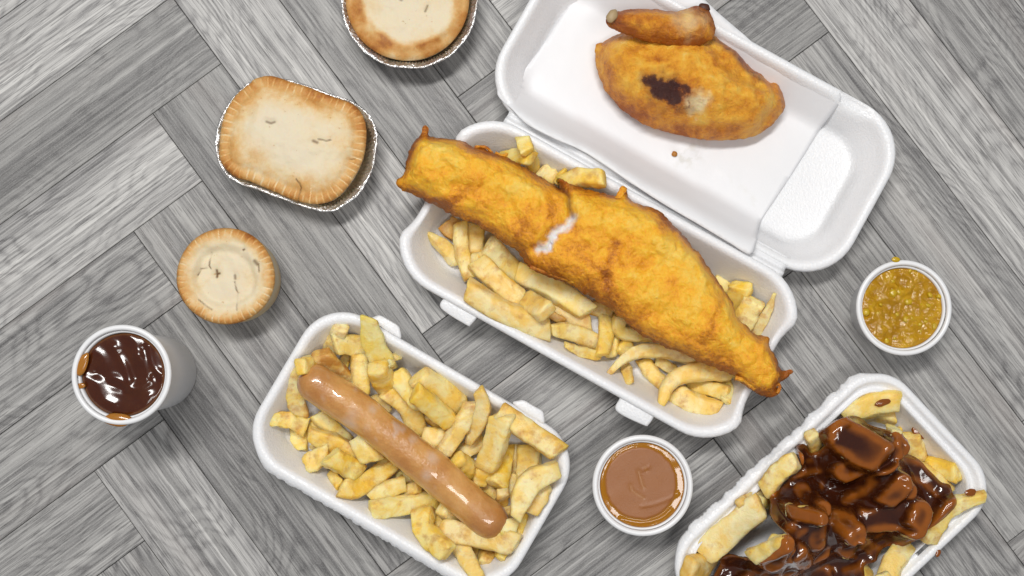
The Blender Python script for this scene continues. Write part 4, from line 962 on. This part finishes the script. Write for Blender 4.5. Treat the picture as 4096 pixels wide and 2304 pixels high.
def pie(name, outline, z_edge, rise, bottom_out, label, crimp, crimp_w, brown_w, slits, cracks, sunk=False, zc=.03, pale=(), tiltv=(0, 0), bt=.55):
    o = catmull(outline, .0011)
    o2 = o.copy(); pts, F, d, arc, tot = sheet(o, .0009); fixed = d < 1e-6; c = pts.mean(0)
    nzl = nz(pts, 30, 61, 3); nzm = nz(pts, 120, 62, 3)
    ph = 2 * np.pi * crimp * arc + 1.6 * np.array([noise.noise(Vector((a * 40, 7, 0))) for a in arc])
    dep = np.array([.55 + .9 * abs(noise.noise(Vector((a * crimp * .8, 3, 1)))) for a in arc])
    reach = crimp_w * np.array([.75 + .6 * noise.noise(Vector((a * crimp * .7, 9, 1))) for a in arc])
    cr = (.35 - 1.35 * np.exp(-((1 - np.cos(ph)) / .22))) * dep * np.clip((reach - d) / (crimp_w * .45), 0, 1) * np.clip(d / .0012 + .3, 0, 1) if crimp else np.zeros(len(d))
    if sunk:
        dn = d + .0022 * nz(pts, 45, 64, 3)
        H = .0035 * dome(d, .004, 2) - .0085 * np.clip((dn - crimp_w * .75) / .008, 0, 1) ** 1.5 + .0045 * dome(np.clip(d - crimp_w, 0, 1), .014)
    else:
        H = .0030 * dome(d, .004, 2) + rise * dome(np.clip(d - crimp_w * .6, 0, 1), .030, 2)
    H = relax(H, F, 3, fixed) + .0019 * nzl * np.clip(d / .01, 0, 1) + .0006 * nzm
    H += .0021 * cr
    col = np.zeros((len(pts), 3))
    bn = np.clip(1.02 - d / brown_w, 0, 1) ** .8 * bt * (1 + .5 * nzl) + (.42 * cr if crimp else 0) * np.clip(d / .002, 0, 1)
    if not crimp: bn = bt * np.clip((brown_w - d - .0035 * nzl) / .0045, 0, 1) * np.clip(.75 + .6 * nz(pts, 55, 66, 3), .3, 1.1)
    col[:, 0] = np.clip(bn, 0, 1)
    col[:, 2] = np.clip((d - crimp_w * 1.1) / .012, 0, 1) * np.clip(.65 + .9 * nz(pts, 26, 63, 2), 0, 1)
    for q, r, s in slits:
        dd = seg_dist(pts, np.asarray(q)); H -= .0016 * np.exp(-(dd / (r * 2.0)) ** 2) * s; col[:, 1] = np.maximum(col[:, 1], np.clip(1.25 - dd / r * 1.25, 0, 1) * (1. if s >= 1 else .75))
    for q in cracks:
        dd = seg_dist(pts, np.asarray(q)); col[:, 1] = np.maximum(col[:, 1], np.clip(1.15 - dd / .0007, 0, 1) * np.clip(.65 + 1.5 * nzm, .15, .95)); H -= .0006 * np.exp(-(dd / .002) ** 2)
    tz = (pts - c) @ np.array(tiltv)
    B = np.full(len(pts), -.003) 
    V, FF, src = closed(pts, F, d, z_edge + tz + H, z_edge + tz + np.where(fixed, 0, np.minimum(H - .003, -.0028)))
    root = thing(name, (*c, 0.002), label, 'pie')
    mesh('lid', V, FF, CRUST, root, col=col[src])
    n = len(o); cc_ = o.mean(0)
    def ring(k, z): return np.column_stack([cc_ + bottom_out * (1 - z / z_edge) + (o - cc_) * k, np.full(n, z) + (tz_o if z > z_edge * .8 else 0)])
    tz_o = (o - c) @ np.array(tiltv)
    kk = bt_k
    L = [ring(kk, .0022), ring(kk + .012, .0040), ring(kk + (.985 - kk) * .5, z_edge * .5), ring(.975, z_edge - .0045), ring(.985, z_edge - .0012)]
    V, F = loft(L, True, False); cw = np.zeros((len(V), 3)); cw[:, 0] = .12; cw[:, 2] = .35
    mesh('crust_wall', V, F, CRUST, root, col=cw)
    return root
# rectangular pie in its foil
ZP = .028
TRQ = [(440, 180), (340, 255), (265, 355), (205, 450), (160, 560), (137, 720), (146, 830), (182, 925), (240, 1020), (330, 1075), (480, 1125), (680, 1200), (900, 1280), (1050, 1325), (1140, 1335), (1250, 1310), (1350, 1240), (1440, 1150), (1510, 1030), (1560, 880), (1580, 720), (1575, 600), (1550, 520), (1500, 450), (1400, 372), (1300, 325), (1180, 285), (1060, 240), (940, 195), (820, 163), (700, 150), (560, 150)]
foil_tray('foil_tray', trace('Q', TRQ, .026), .026, .004, 'oblong foil tray under the rectangular pie', .013, 110)
PIQ = [(480, 150), (560, 126), (640, 120), (720, 140), (820, 175), (940, 210), (1080, 265), (1200, 310), (1320, 350), (1400, 400), (1450, 470), (1480, 560), (1485, 680), (1470, 800), (1440, 900), (1380, 1020), (1300, 1130), (1230, 1200), (1130, 1250), (1020, 1265), (920, 1250), (800, 1215), (680, 1160), (560, 1110), (440, 1060), (330, 1030), (260, 980), (200, 910), (170, 820), (175, 700), (190, 580), (215, 480), (260, 380), (330, 280), (400, 220), (450, 180)]
bt_k = .80
ZQ = .0305
pie('pie', trace('Q', PIQ, ZQ), ZQ, .006, np.array([0.004, -.003]), 'large rectangular pale pie with crimped edge in a foil tray', 58, .014, .027,
    [(trace('Q', [(610, 545), (650, 560), (685, 548)], ZQ), .0012, .9), (trace('Q', [(1025, 715), (1060, 730)], ZQ), .0016, .5), (trace('Q', [(1345, 866), (1385, 862)], ZQ), .0008, .5)],
    [trace('Q', [(1070, 700), (1110, 705), (1140, 715), (1180, 705)], ZQ), trace('Q', [(870, 1050), (900, 1085), (912, 1120), (890, 1190), (878, 1240)], ZQ)], bt=.62)
# round pie in foil, cut by the top of the picture
cpx = px('Y', 872, 8)
t = np.linspace(0, 2 * np.pi, 60, endpoint=False)
foil_tray('foil_tray', np.array([P(cpx[0] + 274 * math.cos(a), cpx[1] + 274 * math.sin(a), .027)[:2] for a in t]), .027, .004, 'round foil tray at the top edge under the round pie', .012, 120)
c2x = px('Y', 848, -18); bt_k = .84
pie('pie', np.array([P(c2x[0] + 248 * math.cos(a), c2x[1] + 248 * math.sin(a), .029)[:2] for a in t]), .0275, .004, np.array([0.001, -.001]), 'round golden edged pie in foil at the top of picture', 0, .0085, .0140,
    [(trace('Y', [(1035, 130), (1050, 95), (1060, 70)], .03), .0011, .6), (trace('Y', [(770, -10), (790, 5)], .03), .0018, .8)], [], bt=.85)
# small pork pie, standing free with its wall in view
ZS = .036
cw_ = px('W', 781, 693); bt_k = .93
so = np.array([P(cw_[0] + 197 * math.cos(a) * (1 + .01 * math.sin(3 * a)), cw_[1] + 193 * math.sin(a), ZS)[:2] for a in t])
pie('pie', so, ZS, .002, np.array([0., 0.]), 'small round crimped pie standing without foil', 44, .0095, .0115,
    [(trace('W', [(655, 615), (660, 700)], ZS), .0013, 1), (trace('W', [(690, 655), (650, 660)], ZS), .0013, 1), (trace('W', [(1000, 372), (1015, 365)], ZS), .0010, 1), (trace('W', [(885, 680), (890, 720)], ZS), .0014, .5), (trace('W', [(1150, 510), (1180, 550)], ZS), .0020, .3)],
    [trace('W', [(605, 395), (580, 480), (570, 560), (590, 600)], ZS), trace('W', [(885, 760), (905, 850), (925, 900), (915, 980), (925, 1110)], ZS), trace('W', [(400, 900), (450, 980), (560, 1070), (620, 1105)], ZS), trace('W', [(1195, 540), (1200, 640)], ZS), trace('W', [(540, 590), (470, 600), (430, 680)], ZS)], sunk=True, bt=.66)

# ================================================================== pots and cup of sauce
def pot(name, cpx, rpx, h, rb, label, cat, bead=.0022, wall=None):
    c = P(*cpx, h)[:2]; r = rpx * mpp(h)
    root = thing(name, (*c, 0), label, cat); wl = .0012
    ri = r - bead * 1.7
    prof = [(rb - .002, .0008), (rb, .0), (rb + .0006, .0012), (rb + (ri - rb) * .55, h * .55), (ri - .0004, h - .006), (ri, h - .0035)]
    inner = [(ri - wl, h - .0035), (ri - wl - .0004, h - .006), (rb + (ri - rb) * .55 - wl, h * .55), (rb - wl, .0025), (rb - .006, .002)]
    V, F = loft([circle(c, a, b, 128) for a, b in prof + inner]); mesh('wall', V, F, wall or PLASTIC, root)
    rl = [circle(c, ri + bead * .85 + bead * .85 * math.cos(a), h - bead * .8 + bead * math.sin(a) * .8, 128) for a in np.linspace(0, 2 * np.pi, 15)[:-1]]
    rl.append(rl[0]); V, F = loft(rl, False, False); mesh('rim', V, F, PLASTIC, root)
    return c, r, ri
def disc(c, r, step=.0010):
    return sheet(circle(c, r, 0, int(2 * np.pi * r / step))[:, :2], step)
# tall gravy cup
HC = .092
c, r, ri = pot('paper_cup', px('X', 675, 722), 199.6, HC, .0265, 'tall white cup filled with brown gravy at the left', 'cup', .0022, CUPWALL)
ZG = HC - .0060; rs = ri - .0018
pts, F, d, arc, tot = disc(c, rs)
H = np.zeros(len(pts))
def xr(pt): return trace('X', pt, ZG)
for ln, wd, am in (([(600, 400), (680, 500), (740, 620), (790, 780)], .0030, .0016), ([(870, 500), (950, 580), (1000, 700)], .0036, .0016), ([(1000, 390), (1020, 520), (1070, 650), (1180, 740)], .0028, .0017), ([(790, 880), (880, 880), (980, 800)], .0032, .0015),
                   ([(560, 760), (640, 770), (700, 820)], .003, .0011), ([(270, 760), (400, 830), (480, 1000), (600, 1060)], .0035, .0010), ([(780, 270), (860, 360), (910, 470)], .0035, .0010), ([(400, 700), (480, 740), (560, 830), (700, 880)], .003, -.0010), ([(850, 1130), (960, 1060), (1010, 970)], .0035, .0012), ([(300, 420), (420, 480), (500, 590)], .004, .0008), ([(680, 480), (760, 580), (830, 760)], .003, -.0012), ([(960, 430), (1010, 600), (1060, 730)], .0028, -.0012)):
    H += am * np.exp(-(seg_dist(pts, catmull(xr(ln), .002, False)) / wd) ** 2)
H += .0002 * nz(pts, 90, 71, 2) * np.clip(d / .004, 0, 1) + .0008 * dome(d, .003) - .0008
V, FF, src = closed(pts, F, d, ZG + H, np.full(len(pts), ZG - .004)); col = np.zeros((len(V), 3)); col[:, 0] = (np.clip(1 - d / .002, 0, 1) * .3)[src]
mesh('gravy', V, FF, CUPGRAVY, loc=(*c, ZG - .004), col=col, label='rippled dark brown gravy filling the tall cup', cat='gravy')
for x, y, rr, el, an, lb in ((225, 600, .0040, 2.1, 70, 'amber gravy dribble on the left inside of the cup'), (205, 850, .0019, 1.7, 0, 'small amber gravy drip on the cup rim'), (640, 1240, .0046, 2.1, -3, 'amber gravy dribble over the lower cup rim')):
    q = P(*px('X', x, y), HC - .002)[:2]; blob('gravy_drip', q, rr, HC - .0042, CUPGRAVY, lb, 'gravy drip', 'gravy drips on the cup', sq=.42, ell=el, ang=R(an), col=(.95, 0, 0), seed=x)
# curry pot
HP = .044
c, r, ri = pot('sauce_pot', px('V', 778, 727), 191.5, HP, .0265, 'small white pot of lumpy yellow curry sauce at the right', 'pot')
ZV = HP - .0060; pts, F, d, arc, tot = disc(c, ri - .0017)
H = .0014 * nz(pts, 110, 81, 3) + .0010 * nz(pts, 260, 82, 2)
for x, y, rr in ((760, 450, 105), (640, 560, 90), (830, 760, 110), (330, 800, 80)): H += .0013 * np.exp(-((np.linalg.norm(pts - P(*px('V', x, y), ZV)[:2], axis=1) - rr * .345 * mpp(ZV)) / .0016) ** 2)
V, FF, src = closed(pts, F, d, ZV + H * np.clip(d / .002, .2, 1), np.full(len(pts), ZV - .004))
cs_ = mesh('curry_sauce', V, FF, PEAS, loc=(*c, ZV - .004), label='lumpy mustard yellow curry sauce in the right pot', cat='sauce')
rl = random.Random(3)
for i, (x, y, rr) in enumerate([(640, 560, .0040), (710, 545, .0030), (820, 660, .0034), (330, 780, .0038), (690, 805, .0022), (790, 860, .0026), (860, 855, .0020), (955, 920, .0021), (1020, 890, .0020), (1070, 580, .0024), (1180, 595, .0026), (570, 1110, .0024), (910, 285, .0022), (1120, 940, .0026), (640, 420, .0018), (1050, 700, .0022), (500, 690, .0016), (470, 790, .0018), (960, 690, .0017), (440, 1080, .0016), (840, 300, .0017), (660, 1080, .0015), (960, 1000, .0014)]):
    q = P(*px('V', x, y), ZV)[:2]; blob('lump', q, rr * .72, ZV - rr * .45, LUMP, parent=cs_, sq=.75, ell=rl.uniform(1, 1.4), ang=rl.uniform(0, 3), seed=i * 2.7)
q = P(*px('V', 678, 168), HP)[:2]; blob('curry_drip', q, .0021, HP - .0012, LUMP, 'yellow curry drip on the top rim of right pot', 'sauce drip', sq=.5, ell=1.5, seed=9)
# brown sauce pot
c, r, ri = pot('sauce_pot', px('U', 716, 771), 200, HP, .0275, 'small white pot of smooth brown sauce at bottom centre', 'pot', .0024)
ZU = HP - .0055; pts, F, d, arc, tot = disc(c, ri - .0017)
rad = np.linalg.norm(pts - c, axis=1); sc_ = P(*px('U', 690, 742), ZU)[:2]; r2 = np.linalg.norm(pts - sc_, axis=1); R0 = 376 * .3796 * mpp(ZU)
skin = np.clip((R0 - r2 + .0005 * nz(pts, 260, 90, 3)) / .0009, 0, 1)
strk = [[(670, 620), (690, 700), (720, 790)], [(585, 770), (610, 830), (720, 900)], [(740, 580), (750, 610)]]
g = np.zeros(len(pts)); H = .0009 * skin + .0003 * nz(pts, 60, 91, 2)
for s_ in strk:
    dd = seg_dist(pts, catmull(trace('U', s_, ZU), .001, False)); g = np.maximum(g, np.clip(1.0 - dd / .0018, 0, 1) * .4); H -= .0004 * np.exp(-(dd / .0018) ** 2)
for s_ in ([(700, 990), (850, 960), (1000, 900), (1080, 850)], [(720, 600), (780, 570)], [(480, 1120), (700, 1160), (900, 1110), (1010, 1020)]):
    H += .0005 * np.exp(-(seg_dist(pts, catmull(trace('U', s_, ZU), .001, False)) / .0013) ** 2)
V, FF, src = closed(pts, F, d, ZU + H, np.full(len(pts), ZU - .004)); col = np.zeros((len(V), 3)); col[:, 0] = skin[src]; col[:, 1] = g[src]
mesh('brown_sauce', V, FF, BROWN, loc=(*c, ZU - .004), col=col, label='smooth brown sauce with matt skin and amber ring in lower pot', cat='sauce')
